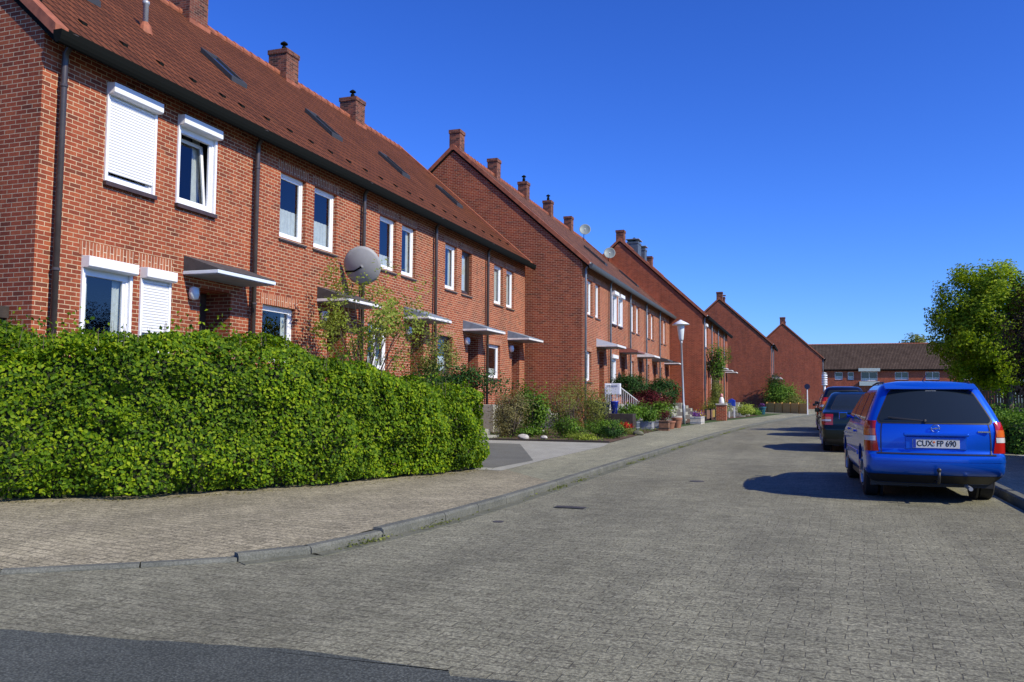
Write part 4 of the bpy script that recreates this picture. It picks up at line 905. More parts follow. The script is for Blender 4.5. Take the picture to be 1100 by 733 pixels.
# bushes before the second row
shrub('round_bush', 'dark clipped round bush standing left of the lamp post', (-6.45, 40.0, 0.1), (0.80, 0.8, 0.78), 6500, 0.085, 'leaf_dark', 60, clumps=60, spread=0.16, shell=0.7, zc=1.35)
shrub('broad_bush', 'flat topped dark green bush above the red maple', (-7.6, 38.2, 0.1), (0.85, 0.8, 0.55), 5200, 0.085, 'leaf_dark', 61, clumps=60, spread=0.16, shell=0.7, zc=1.75)
shrub('red_maple', 'low dark red maple between the two dark bushes', (-6.7, 37.6, 0.1), (1.05, 0.6, 0.55), 5200, 0.07, 'leaf_red', 62, clumps=40, spread=0.2, shell=0.4, zc=0.98)
# white stair railing with mail box, first house of the second row
t = thing('stair_railing', 'white picket stair railing in front of the second row', 'railing', (-7.3, 31.9, 0.1))
rl = MB(); rl.tube([(0, 0, 1.72), (0, 2.2, 1.72)], 0.015, 8); rl.tube([(0, 2.2, 1.72), (0.3, 5.6, 1.0)], 0.022, 8); rl.tube([(0, 0, 0.75), (0, 2.2, 0.75)], 0.018, 8); rl.tube([(0, 2.2, 0.75), (0.3, 5.6, 0.15)], 0.018, 8)
rl.build('handrail', 'metal_white', t)
pk = MB()
for k in range(21):
    y = k*0.28; x = 0 if y < 2.2 else (y-2.2)/3.4*0.3; zt_ = 1.72 if y < 2.2 else 1.72-(y-2.2)/3.4*0.72; pk.tube([(x, y, 0.0 if k % 4 == 0 else zt_-0.95), (x, y, zt_)], 0.009, 6)
pk.build('pickets', 'metal_white', t)
t = thing('letter_box', 'white square letter box hung on the white stair railing', 'letter box', (-7.22, 32.9, 1.45))
MB().box(-0.32, 0.30, -0.10, 0.10, -0.02, 0.42).build('case', 'metal_white', t, bevel=0.015)
MB().box(-0.2, 0.2, -0.112, -0.102, 0.30, 0.35).build('flap', 'metal_grey', t)
t = thing('blue_bucket', 'bright blue garden bucket below the white letter box', 'bucket', (-6.75, 31.0, 0.72))
MB().lathe([(0.10, 0), (0.145, 0.42), (0.16, 0.43), (0.16, 0.46), (0.13, 0.46), (0.11, 0.35), (0.01, 0.34)], n=20).build('bucket_body', 'blue_glaze', t, smooth=True)
MB().tube([(-0.15, 0, 0.44), (-0.1, 0, 0.60), (0.1, 0, 0.60), (0.15, 0, 0.44)], 0.008, 6).build('handle', 'metal_grey', t)
t = thing('waste_bin', 'dark grey waste bin with lid by the corner of the second row', 'bin', (-7.3, 31.0, 0.1))
MB().prism([(-0.25, 0), (0.25, 0), (0.3, 0.95), (-0.3, 0.95)], 'y', -0.3, 0.3).build('bin_body', 'screen', t, bevel=0.02)
MB().prism([(-0.32, 0.955), (0.33, 0.955), (0.33, 1.0), (-0.3, 1.08)], 'y', -0.32, 0.32).build('lid', 'screen', t, bevel=0.015)
MB().box(-0.5, 0.75, -0.3, 0.35, 0, 0.62).build('garden_stand', 'wood_dark', None, bevel=0.01).location = (-6.75, 31.0, 0.1)
tag(bpy.data.objects['garden_stand'], 'low dark stand carrying the blue bucket', 'stand')
# climbing plant on a tall support, third row
t = branch_tree('climbing_plant', 'tall dark green climbing plant against the third row, right of the lamp', (-5.85, 58.5, 0.1), 2.5, 0.26, (0.1, 0, 3.5), (0.95, 0.8, 1.35), 2400, 0.12, 'leaf_mid', 63, cat='climbing plant', clumps=34, spread=0.15)
shrub('conifer', 'narrow olive brown conifer below the climbing plant', (-5.55, 56.2, 0.1), (0.48, 0.5, 1.25), 4200, 0.08, 'leaf_olive', 64, clumps=50, spread=0.2, zc=1.2, cat='conifer')
t = thing('garden_fence', 'low brown wooden garden fence with yellow pickets before the climbing plant', 'fence', (-5.2, 47.0, 0.1))
MB().box(-0.03, 0.03, 0, 4.6, 0.12, 0.58).build('boards', 'wood', t)
ps = MB()
for k in range(4): ps.box(0.031, 0.05, 3.2+k*0.32, 3.3+k*0.32, 0.15, 0.55)
ps.build('yellow_picket', simple('yellow_paint', (0.5, 0.38, 0.08), 0.5), t)
pp = MB()
for y in (0, 2.3, 4.6): pp.box(-0.05, 0.05, y-0.05, y+0.05, 0, 0.66)
pp.build('post', 'wood_dark', t)
t = thing('brick_gate_pier', 'short brick gate pier with pale cap at the pavement', 'pier', (-4.55, 49.0, 0.1))
MB().box(-0.27, 0.27, -0.27, 0.27, 0, 0.85).build('pier_body', 'brick', t); MB().box(-0.31, 0.31, -0.31, 0.31, 0.852, 0.94).build('cap', 'stone', t, bevel=0.02)
t = thing('garden_gnome_figure', 'small pink and white garden figure on the brick gate pier', 'garden figure', (-4.55, 49.0, 1.042))
MB().lathe([(0.13, 0), (0.15, 0.08), (0.12, 0.28), (0.07, 0.36), (0.02, 0.38)], n=14).build('figure_body', 'white_wood', t, smooth=True)
MB().lathe([(0.02, 0.34), (0.085, 0.40), (0.09, 0.48), (0.04, 0.56), (0.01, 0.57)], n=14).build('head', simple('pink_paint', (0.55, 0.22, 0.2), 0.5), t, smooth=True)
shrub('garden_shrub', 'grey-green shrub right of the brick gate pier', (-5.3, 54.5, 0.1), (0.75, 1.0, 0.55), 2200, 0.1, 'leaf_olive', 65, zc=0.7)
shrub('garden_shrub', 'lime green flower clump right of the blue letter box', (-4.1, 61.5, 0.1), (0.6, 1.6, 0.35), 1800, 0.1, 'leaf_lime', 66, zc=0.5)
shrub('garden_shrub', 'low mid green plant before the fourth gable', (-3.8, 67.5, 0.1), (0.5, 1.4, 0.3), 1300, 0.1, 'leaf_mid', 67, zc=0.3)
t = thing('blue_letter_box', 'blue letter box on two white posts beside the pavement', 'letter box', (-4.6, 56.5, 0.1))
MB().prism([(-0.22, 0.75), (0.22, 0.75), (0.22, 1.12), (0.0, 1.24), (-0.22, 1.12)], 'y', -0.2, 0.2).build('case', 'blue_glaze', t, bevel=0.02)
pb = MB(); pb.box(-0.2, -0.12, -0.05, 0.05, 0, 0.749); pb.box(0.12, 0.2, -0.05, 0.05, 0, 0.749); pb.build('post', 'white_wood', t)
pot('blue_pot', 'teal glazed garden pot at the foot of the fourth gable', (-3.45, 71.5, 0.1), 0.32, 0.62, 'teal_glaze')
shrub('pot_plant', 'small blue flowered plant in the teal pot', (-3.45, 71.5, 0.66), (0.25, 0.25, 0.16), 300, 0.08, 'petal_violet', 68, stems=3, zc=0.15, cat='flowers')
# pale fence and shrubs at the far bend
t = thing('wooden_fence', 'long pale wooden fence at the far bend of the street', 'fence', (-3.6, 85.0, 0.0)); t.rotation_euler = (0, 0, math.atan2(-7.5, 3.65))
fl = math.hypot(3.65, 7.5); bb = MB(); k = 0; x = 0
while x < fl-0.02:
    bb.box(x+0.005, min(x+0.135, fl), -0.012, 0.012, 0.08, 1.0+0.012*math.sin(k*2.1)); x += 0.14; k += 1
bb.build('boards', 'wood_pale', t)
pp = MB()
for k in range(6): pp.box(fl*k/5-0.05, fl*k/5+0.05, -0.11, -0.013, 0, 1.06)
pp.build('post', 'wood_pale', t); MB().box(0, fl, -0.05, -0.013, 0.25, 0.33).box(0, fl, -0.05, -0.013, 0.75, 0.83).build('rail', 'wood_pale', t)
shrub('bend_shrub', 'rounded green shrub rising behind the pale fence', (-2.4, 86.5, 0.1), (1.4, 1.3, 1.25), 4200, 0.17, 'leaf_mid', 69, zc=1.35, clumps=30)
shrub('bend_shrub', 'dark grey-green conifer left of the shrub behind the fence', (-2.9, 87.6, 0.1), (0.8, 0.7, 1.5), 2600, 0.17, 'leaf_dark', 70, zc=1.9)
shrub('bend_shrub', 'small yellow-green bush at the right end of the pale fence', (-0.9, 84.5, 0.1), (0.9, 0.9, 0.75), 1800, 0.15, 'leaf_olive', 71, zc=0.85)

# sparse ground greenery: low weeds in the gardens behind the hedge (uncountable)
rng = np.random.default_rng(77)
n = 9000; gx = rng.uniform(-10.9, -5.2, n); gy = rng.uniform(22.3, 33.0, n); k = (rng.random(n) < 0.5)
Pg = np.c_[gx, gy, 0.12+rng.exponential(0.02, n)][k]
o = leaf_mesh('bed_ground_cover', Pg, np.tile([0, 0, 1.0], (len(Pg), 1)), 0.05, 'leaf_mid', None, 78); o['kind'] = 'stuff'; o['label'] = 'low green ground cover in the brown garden bed'; o['category'] = 'ground cover'

# weeds and fallen leaves
n = 500; s = rng.uniform(0, 1, n); idx = (s*(len(hb)-1)).astype(int); fr_ = s*(len(hb)-1)-idx
hx = np.array([p[0] for p in hb]); hy = np.array([p[1] for p in hb])
P = np.c_[hx[idx]*(1-fr_)+hx[np.minimum(idx+1, len(hb)-1)]*fr_+np.abs(rng.normal(0, 0.10, n)), hy[idx]*(1-fr_)+hy[np.minimum(idx+1, len(hb)-1)]*fr_-np.abs(rng.normal(0, 0.10, n)), np.full(n, 0.11)]
o = leaf_mesh('fallen_leaves', P, np.tile([0, 0, 1.0], (n, 1)), 0.035, 'leaf_tan', None, 79, jitter=0.4); o['kind'] = 'stuff'; o['label'] = 'dry fallen leaves along the foot of the hedge'; o['category'] = 'fallen leaves'
kp = np.array(resample(offset_path(kerbL[6:16], -0.03), 0.05)); n = 1400; w_ = np.abs(np.sin(np.arange(len(kp))*0.13)*np.sin(np.arange(len(kp))*0.031+1))**3; w_ /= w_.sum(); ii = rng.choice(len(kp), n, p=w_)
P = np.c_[kp[ii, 0]+rng.normal(0, 0.03, n)+0.03, kp[ii, 1]+rng.normal(0, 0.04, n), 0.03+rng.exponential(0.012, n)]
o = leaf_mesh('kerb_weeds', P, np.tile([0, 0, 1.0], (n, 1)), 0.028, 'leaf_olive', None, 80, jitter=0.8); o['kind'] = 'stuff'; o['label'] = 'small weeds and moss along the foot of the left kerb'; o['category'] = 'weeds'
def fallen(x, y, z, s, rz, lab, mat='petal_yellow'):
    mb = MB(); mb.v = [(-s, 0, 0), (-s*0.3, s*0.5, s*0.2), (s*0.6, s*0.35, s*0.12), (s, 0, 0.004), (s*0.5, -s*0.4, s*0.15), (-s*0.4, -s*0.45, s*0.1)]; mb.f = [(0, 1, 2, 3), (0, 3, 4, 5)]
    o = mb.build('fallen_leaf', mat, None, fix=False); o.location = (x, y, z); o.rotation_euler = (0, 0, rz); tag(o, lab, 'leaf')
fallen(-0.42, 3.82, 0.027, 0.028, 0.6, 'yellow leaf lying alone on the road at the bottom of the picture')

# ------------------------------------------------------------------ SATELLITE DISHES
def dish(label, loc, r, az, el, wall=True, arm=0.45, mat='dish', group='satellite dishes'):
    t = thing('satellite_dish', label, 'satellite dish', loc, 0, group)
    M4 = Matrix.Rotation(az, 4, 'Z') @ Matrix.Rotation(-el, 4, 'Y')      # bowl opens along local +X
    mb = MB(); nr_, na = 7, 28
    for i in range(nr_+1):
        q = i/nr_
        for k in range(na):
            a = 2*PI*k/na; mb.v.append(tuple(M4 @ Vector((0.16*r*q*q*1.6, r*q*math.cos(a)*0.94, r*q*math.sin(a)))))
    for i in range(nr_):
        for k in range(na): mb.f.append((i*na+k, i*na+(k+1) % na, (i+1)*na+(k+1) % na, (i+1)*na+k))
    o = mb.build('dish', mat, t, smooth=True, fix=False)
    md = o.modifiers.new('s', 'SOLIDIFY'); md.thickness = 0.012
    ab = MB(); ab.tube([M4 @ Vector((0.01, 0, -r*0.95)), M4 @ Vector((r*0.95, 0, -r*0.45))], 0.012, 8); ab.build('feed_arm', 'metal_grey', t)
    lb = MB(); lb.tube([M4 @ Vector((r*0.9, 0, -r*0.45)), M4 @ Vector((r*1.05, 0, -r*0.38))], [0.03, 0.035], 10); lb.build('receiver', 'metal_white', t)
    mt = MB()
    if wall: mt.tube([M4 @ Vector((-0.01, 0, 0)), (-0.2, 0, -0.1), (-arm, 0, -0.1)], 0.022, 8)
    else: mt.tube([M4 @ Vector((-0.01, 0, 0)), (-0.08, 0, -0.1), (-0.08, 0, -arm)], 0.022, 8)
    mt.build('mount', 'black', t)
    return t
dish('large grey satellite dish on the wall above the young tree', (-10.45, 18.55, 4.50), 0.50, rad(108), rad(22))
dish('round satellite dish standing on the ridge of the second row', (-14.3, 56.2, 12.85), 0.42, rad(-75), rad(20), False, 1.0, 'dish_dark')
dish('round satellite dish before the third gable wall', (-12.6, 56.3, 11.15), 0.42, rad(-75), rad(20), False, 1.5, 'dish_dark')

# ------------------------------------------------------------------ STREET FURNITURE
def lamp(label, loc, h=4.9, tiltx=-0.03):
    t = thing('street_lamp', label, 'street lamp', loc, 0, 'street lamps'); t.rotation_euler = (0, tiltx, 0)
    MB().lathe([(0.07, 0), (0.07, 0.9), (0.05, 0.95), (0.042, h-1.12), (0.06, h-1.10), (0.06, h-1.0)], n=14).build('pole', 'metal_grey', t, smooth=True)
    MB().lathe([(0.07, h-1.0), (0.11, h-0.9), (0.15, h-0.55), (0.17, h-0.32), (0.165, h-0.22)], n=20).build('lamp_glass', 'frost', t, smooth=True)
    MB().lathe([(0.40, h-0.235), (0.41, h-0.215), (0.22, h-0.10), (0.10, h-0.04), (0.05, h), (0.01, h+0.01)], n=26).build('lamp_shade', 'metal_white', t, smooth=True)
    MB().box(0.068, 0.075, -0.04, 0.04, 0.5, 0.75).build('hatch', 'metal_grey', t)
lamp('white street lamp with flat round hood on the left pavement', (-5.44, 40.2, 0.1))
t = thing('street_lamp', 'distant cylinder-headed street lamp beside the farthest gable', 'street lamp', (1.95, 105, 0.1), 0, 'street lamps')
MB().lathe([(0.11, 0), (0.10, 2.9)], n=12).build('pole', 'metal_white', t, smooth=True)
lh = MB()
for k in range(5): lh.lathe([(0.30, 2.95+k*0.26), (0.32, 2.97+k*0.26), (0.30, 3.10+k*0.26)], n=16)
lh.build('louvre_rings', 'metal_white', t); MB().lathe([(0.2, 2.9), (0.2, 4.3), (0.3, 4.32), (0.02, 4.42)], n=16).build('lamp_glass', 'frost', t, smooth=True)
t = thing('road_sign', 'small dark blue round sign on a white pole at the far bend', 'road sign', (0.02, 71.4, 0.1))
MB().lathe([(0.045, 0), (0.045, 2.45)], n=10).build('pole', 'metal_white', t)
MB().tube([(0, -0.065, 2.25), (0, -0.045, 2.25)], 0.22, 24).build('sign_plate', simple('sign_blue', (0.006, 0.014, 0.05), 0.5), t)
# drain grate and small covers
t = thing('gully_grate', 'dark iron gully grate by the left kerb', 'drain grate', (-2.56, 9.45, 0.024))
g = MB(); g.box(-0.19, 0.19, -0.075, 0.075, 0, 0.008); g.build('frame', 'kerb', t)
g = MB()
for k in range(4): g.box(-0.17, 0.17, -0.064+k*0.036, -0.088+k*0.036, 0.0085, 0.014)
g.build('bars', 'felt', t)
t = thing('utility_cover', 'small dark round cover in the middle of the road', 'cover', (-1.6, 13.2, 0.024)); MB().lathe([(0.11, 0), (0.11, 0.006), (0.08, 0.007)], n=20).build('lid', 'felt', t)
t = thing('utility_cover', 'small dark round cover on the road near the first gully', 'cover', (-2.95, 8.1, 0.024)); MB().lathe([(0.055, 0), (0.055, 0.006), (0.03, 0.007)], n=18).build('lid', 'felt', t)
# awning box on the first gable
t = thing('garden_shelter', 'dark brown wooden shelter roof against the first gable at the left edge', 'shelter', (-11.5, 8.6, 0.1))
MB().prism([(-1.6, 2.62), (0.02, 2.50), (0.02, 2.32), (-1.6, 2.42)], 'y', 0, 1.03).build('shelter_roof', 'wood_dark', t)
pp = MB()
for x in (-1.5, -0.08):
    for y in (0.08, 0.95): pp.box(x-0.045, x+0.045, y-0.045, y+0.045, 0, 2.36)
pp.build('post', 'wood_dark', t)
# right side: dark fence under the trees, fence beside the pavement (out of frame, added to shade the pavement)
def board_fence(label, p0, p1, h, mat, bw=0.12):
    a = math.atan2(p1[1]-p0[1], p1[0]-p0[0]); ln = math.dist(p0, p1)
    t = thing('board_fence', label, 'fence', (p0[0], p0[1], 0.08), a); bb = MB(); x = 0
    while x < ln: bb.box(x, x+bw-0.012, -0.012, 0.012, 0.05, h); x += bw
    bb.build('boards', mat, t); pp = MB(); k = 0
    while k*2.0 <= ln: pp.box(k*2.0-0.05, k*2.0+0.05, 0.014, 0.11, 0, h+0.05); k += 1
    pp.build('post', mat, t)
    return t
board_fence('dark board fence in the shade under the right-hand trees', (5.4, 44.5), (22, 41.5), 2.1, 'wood_dark')
board_fence('unseen dark board fence added along the right pavement to shade it', (4.5, 6.0), (4.5, 21.2), 1.65, 'wood_dark', 0.16)
branch_tree('garden_tree', 'dark bushy evergreen filling the gap behind the board fence, right', (11.5, 47.0, 0.1), 1.0, 0.14, (0, 0, 2.9), (3.6, 1.6, 2.2), 9000, 0.2, 'leaf_dark', 27, clumps=60, spread=0.16)

# ------------------------------------------------------------------ CARS
def crom(tab, z):
    zs = [r[0] for r in tab]; j = 0
    z = min(max(z, zs[0]), zs[-1])
    while j < len(zs)-2 and z > zs[j+1]: j += 1
    t = (z-zs[j])/(zs[j+1]-zs[j]); out = []
    for c in range(1, len(tab[0])):
        p1, p2 = tab[j][c], tab[j+1][c]; m1 = (tab[j+1][c]-tab[j-1][c])/(zs[j+1]-zs[j-1]) if j > 0 else (p2-p1)/(zs[j+1]-zs[j])
        m2 = (tab[j+2][c]-tab[j][c])/(zs[j+2]-zs[j]) if j < len(zs)-2 else (p2-p1)/(zs[j+1]-zs[j]); h = zs[j+1]-zs[j]
        if (p2-p1)*m1 <= 0: m1 = 0
        if (p2-p1)*m2 <= 0: m2 = 0
        lim = 3*abs(p2-p1)/h; m1 = max(-lim, min(lim, m1)); m2 = max(-lim, min(lim, m2))
        out.append((2*t**3-3*t*t+1)*p1+(t**3-2*t*t+t)*h*m1+(-2*t**3+3*t*t)*p2+(t**3-t*t)*h*m2)
    return out
class Car:
    def __init__(s, tab, bowr=0.10, bowf=0.28): s.tab = tab; s.br = bowr; s.bf = bowf
    def end(s, z, q, front=False):
        """q 0..1 across the end face, 1..2 round the corner, 2..3 along the side to mid length"""
        yr, yf, w = crom(s.tab, z); bow = s.bf if front else s.br; sg = -1 if front else 1; ye = yf if front else yr
        rx, ry = 0.10, 0.16
        if q <= 1: x = (w-rx)*q; return (x, ye + sg*bow*(x/w)**2)
        yb = ye + sg*bow*((w-rx)/w)**2
        if q <= 2: a = (q-1)*PI/2; return (w-rx+rx*math.sin(a), yb + sg*ry*(1-math.cos(a)))
        ym = (yr+yf)/2; return (w, (yb+sg*ry)*(3-q) + ym*(q-2))
    def ring(s, z):
        qs = [i/6 for i in range(6)] + [1+i/5 for i in range(5)] + [2+i/12 for i in range(13)]
        right = [s.end(z, q) for q in qs]; rf = [s.end(z, q, True) for q in qs]
        half = right + rf[::-1][1:]          # rear centre -> right side -> front centre
        left = [(-x, y) for x, y in half[::-1][1:-1]]
        return half+left
    def body(s, zs):
        mb = MB(); n = None
        for z in zs:
            r = s.ring(z); n = len(r); mb.v += [(x, y, z) for x, y in r]
        for i in range(len(zs)-1):
            for k in range(n): mb.f.append((i*n+k, i*n+(k+1) % n, (i+1)*n+(k+1) % n, (i+1)*n+k))
        mb.f += [tuple(range(n))[::-1], tuple(range((len(zs)-1)*n, len(zs)*n))]
        return mb
    def end_patch(s, z0, z1, q0, q1, off=0.004, front=False, nz=8, nq=10, qf=None, mirror=True, th=0.012):
        """a shell following the end of the car; q negative = left half"""
        mb = MB()
        def pt(z, q):
            sgn = -1 if q < 0 else 1; x, y = s.end(z, abs(q), front)
            e = 1e-3; x2, y2 = s.end(z, abs(q)+e, front); dx, dy = x2-x, y2-y; l = math.hypot(dx, dy)+1e-9
            nx, ny = dy/l, -dx/l
            if front: nx, ny = -nx, -ny
            return nx, ny, x, y, sgn
        def P(z, q, o):
            nx, ny, x, y, sgn = pt(z, q); return (sgn*(x+nx*o), y+ny*o, z)
        for o in (off, -th):
            for i in range(nz+1):
                z = z0+(z1-z0)*i/nz; f = i/nz; a, b = (q0, q1) if qf is None else qf(f)
                for j in range(nq+1): mb.v.append(P(z, a+(b-a)*j/nq, o))
        w = nq+1; tot = (nz+1)*w
        for i in range(nz):
            for j in range(nq): mb.f.append((i*w+j, i*w+j+1, (i+1)*w+j+1, (i+1)*w+j))
        return mb
    def side_patch(s, pts, sgn, off=0.004, nz=6):
        """pts: function f in 0..1 -> (z, y0, y1)"""
        mb = MB(); ny = 8
        for i in range(nz+1):
            z, y0, y1 = pts(i/nz); w = crom(s.tab, z)[2]
            for j in range(ny+1): mb.v.append((sgn*(w+off), y0+(y1-y0)*j/ny, z))
        for i in range(nz):
            for j in range(ny): mb.f.append((i*(ny+1)+j, i*(ny+1)+j+1, (i+1)*(ny+1)+j+1, (i+1)*(ny+1)+j))
        return mb
def solid(o, th=0.008):
    md = o.modifiers.new('s', 'SOLIDIFY'); md.thickness = th; md.offset = -1; return o

CARGLASS = 'glass_dark'
M['rubber'] = simple('rubber', (0.015, 0.015, 0.016), 0.75)
M['rim'] = simple('rim', (0.42, 0.43, 0.45), 0.3, metal=0.8)
M['red_lens'] = simple('red_lens', (0.42, 0.012, 0.008), 0.15, coat=0.6)
M['orange_lens'] = simple('orange_lens', (0.65, 0.13, 0.02), 0.15, coat=0.6)
M['clear_lens'] = simple('clear_lens', (0.6, 0.6, 0.58), 0.15, coat=0.6)
M['plastic'] = simple('black_plastic', (0.02, 0.02, 0.022), 0.5)
M['plate'] = simple('number_plate', (0.62, 0.62, 0.60), 0.4)
M['plate_blue'] = simple('plate_blue', (0.01, 0.04, 0.35), 0.4)
M['ink'] = simple('plate_ink', (0.01, 0.01, 0.012), 0.5)
M['chrome'] = simple('chrome', (0.6, 0.6, 0.62), 0.12, metal=1.0)
def paint(name, col):
    m, t, b = mat_new(name); b.inputs['Base Color'].default_value = (*col, 1); b.inputs['Metallic'].default_value = 0.5; b.inputs['Roughness'].default_value = 0.3
    b.inputs['Coat Weight'].default_value = 0.6; b.inputs['Coat Roughness'].default_value = 0.03
    return m
M['paint_blue'] = paint('blue_car_paint', (0.003, 0.11, 0.66)); M['paint_green'] = paint('dark_green_car_paint', (0.005, 0.012, 0.010)); M['paint_navy'] = paint('navy_car_paint', (0.006, 0.010, 0.03))

def text_part(txt, size, loc, rot, mat, parent, name='lettering', extr=0.001, align='CENTER', sx=1.0):
    cu = bpy.data.curves.new(name, 'FONT'); cu.body = txt; cu.size = size; cu.align_x = align; cu.align_y = 'CENTER'; cu.extrude = extr; cu.offset = size*0.012
    tmp = bpy.data.objects.new(name+'_tmp', cu); COL.objects.link(tmp); bpy.context.view_layer.update()
    me = bpy.data.meshes.new_from_object(tmp.evaluated_get(bpy.context.evaluated_depsgraph_get())); bpy.data.objects.remove(tmp); bpy.data.curves.remove(cu)
    me.materials.clear(); me.materials.append(M[mat]); o = bpy.data.objects.new(name, me); COL.objects.link(o); o.location = loc; o.rotation_euler = rot; o.scale = (sx, 1, 1); o.parent = parent
    return o

def build_car(name, label, loc, rz, tab, paintm, kind, ax=(0.95, 3.6), plate=None, wr=0.31, glass_rear=None, lamp_z=(0.62, 1.0), side_glass=None, roofrails=False):
    t = thing(name, label, 'car', loc, rz, 'cars parked along the right kerb'); c = Car(tab)
    z0, z1 = tab[0][0], tab[-1][0]; zs = [z0+(z1-z0)*i/46 for i in range(47)]
    mb = c.body(zs); body = mb.build('body', paintm, t, smooth=True)
    # wheel arches cut out, then frozen into the mesh
    cut = MB(); W_ = max(r[3] for r in tab)
    for ya in ax:
        for sgn in (-1, 1):
            cut.tube([(sgn*(W_-0.22), ya, wr+0.01), (sgn*(W_+0.2), ya, wr+0.01)], wr+0.055, 32)
    co = cut.build('cut_tmp', 'plastic', t)
    md = body.modifiers.new('b', 'BOOLEAN'); md.operation = 'DIFFERENCE'; md.object = co; md.solver = 'EXACT'
    bpy.context.view_layer.update()
    me = bpy.data.meshes.new_from_object(body.evaluated_get(bpy.context.evaluated_depsgraph_get()))
    body.modifiers.clear(); body.data = me; body.data.materials.clear(); body.data.materials.append(M[paintm])
    bpy.data.objects.remove(co)
    es = body.modifiers.new('e', 'EDGE_SPLIT'); es.split_angle = rad(38)
    # wheels
    for ya in ax:
        for sgn in (-1, 1):
            w = MB(); xo = sgn*(W_-0.025); xi = sgn*(W_-0.205)
            w.tube([(xi, ya, wr), (xi+sgn*0.02, ya, wr), (xo-sgn*0.02, ya, wr), (xo, ya, wr)], [wr-0.03, wr, wr, wr-0.03], 36); wo2 = w.build('wheel', 'rubber', t, smooth=True)
            wo2.modifiers.new('e', 'EDGE_SPLIT').split_angle = rad(40)
            rm = MB(); rm.tube([(xo-sgn*0.01, ya, wr), (xo+sgn*0.004, ya, wr)], [wr*0.64, wr*0.60], 28)
            for k in range(6):
                a = 2*PI*k/6; rm.tube([(xo+sgn*0.006, ya, wr), (xo+sgn*0.010, ya+math.cos(a)*wr*0.55, wr+math.sin(a)*wr*0.55)], [0.035, 0.022], 8)
            rm.build('rim', 'rim', wo2, smooth=False)
            ln = MB(); ln.tube([(sgn*(W_-0.24), ya, wr+0.01), (sgn*(W_-0.215), ya, wr+0.01)], wr+0.05, 24); ln.build('arch_liner', 'plastic', t)
    MB().box(-W_+0.08, W_-0.08, 0.5, tab[3][2]-0.6, z0-0.05, z0+0.02).build('underbody', 'plastic', t)
    gz0, gz1, gq0, gq1 = glass_rear
    rw = solid(c.end_patch(gz0, gz1, -gq0, gq0, 0.003, qf=lambda f: (-(gq0*(1-f)+gq1*f), gq0*(1-f)+gq1*f), nq=16, nz=8).build('rear_window', CARGLASS, t, smooth=True, fix=False), 0.0) if False else None
    def patch(z0, z1, qf, off, front=False, nz=8, nq=16):
        mb = MB()
        for i in range(nz+1):
            f = i/nz; z = z0+(z1-z0)*f; a, b = qf(f)
            for j in range(nq+1):
                q = a+(b-a)*j/nq; sgn = -1 if q < 0 else 1; x, y = c.end(z, abs(q), front); x2, y2 = c.end(z, abs(q)+1e-3, front); dx, dy = x2-x, y2-y; l = math.hypot(dx, dy)+1e-9
                nx, ny = dy/l, -dx/l
                if front: nx, ny = -nx, -ny
                if front and False: pass
                mb.v.append((sgn*(x+abs(nx)*off), y+(off if front else -off)*(abs(ny) if abs(q) > 1 else 1), z))
        for i in range(nz):
            for j in range(nq): mb.f.append((i*(nq+1)+j, i*(nq+1)+j+1, (i+1)*(nq+1)+j+1, (i+1)*(nq+1)+j))
        return mb
    rc = lambda f: 0.07*max(0.0, (abs(2*f-1)-0.72)/0.28)**2
    lin = lambda a, b: (lambda f: (-(a*(1-f)+b*f-rc(f)), a*(1-f)+b*f-rc(f)))
    rwin = patch(gz0, gz1, lin(gq0, gq1), 0.006, nz=20).build('rear_window', CARGLASS, t, smooth=True)
    patch(gz0-0.018, gz1+0.014, lin(gq0+0.03, gq1+0.03), 0.003, nz=20).build('window_seal', 'plastic', rwin, smooth=True)
    # windscreen
    fz = [r for r in tab]; patch(1.02*tab[-1][0]/1.5, tab[-1][0]-0.13, lin(0.98, 0.95), 0.006, front=True).build('windscreen', CARGLASS, t, smooth=True)
    # side windows
    for sgn in (-1, 1):
        for (za, zb, a0, a1, b0, b1) in side_glass:
            mb = MB(); nz, ny = 6, 8
            for i in range(nz+1):
                f = i/nz; z = za+(zb-za)*f; y0, y1 = a0*(1-f)+b0*f, a1*(1-f)+b1*f; w = crom(tab, z)[2]
                for j in range(ny+1): mb.v.append((sgn*(w+0.005), y0+(y1-y0)*j/ny, z))
            for i in range(nz):
                for j in range(ny): mb.f.append((i*(ny+1)+j, i*(ny+1)+j+1, (i+1)*(ny+1)+j+1, (i+1)*(ny+1)+j))
            mb.build('side_window', CARGLASS, t, smooth=True)
        # side trim strip and handles
        st = MB(); zt2 = 0.52*tab[-1][0]/1.47
        w = crom(tab, zt2)[2]; st.box(*sorted((sgn*(w-0.01), sgn*(w+0.012))), ax[0]+0.45, ax[1]-0.45, zt2-0.03, zt2+0.03); st.build('side_trim', paintm if kind == 'wagon' else 'plastic', t, bevel=0.005)
        for yy in (ax[0]+0.75, ax[0]+1.75):
            zz = 0.80*tab[-1][0]/1.47; w = crom(tab, zz)[2]; hb_ = MB(); hb_.box(*sorted((sgn*(w-0.005), sgn*(w+0.028))), yy, yy+0.17, zz-0.014, zz+0.014); hb_.build('door_handle', paintm, t, bevel=0.008)
        # mirror
        zm = 0.98*tab[-1][0]/1.47; w = crom(tab, zm)[2]; ym = ax[1]-0.72
        mm = MB(); mm.tube([(sgn*(w-0.03), ym+0.05, zm), (sgn*(w+0.06), ym+0.04, zm)], 0.025, 8); mm.box(*sorted((sgn*(w+0.05), sgn*(w+0.17))), ym, ym+0.08, zm-0.05, zm+0.06)
        mo = mm.build('mirror', paintm, t, bevel=0.02); MB().box(*sorted((sgn*(w+0.06), sgn*(w+0.16))), ym-0.004, ym+0.002, zm-0.04, zm+0.05).build('mirror_glass', CARGLASS, mo)
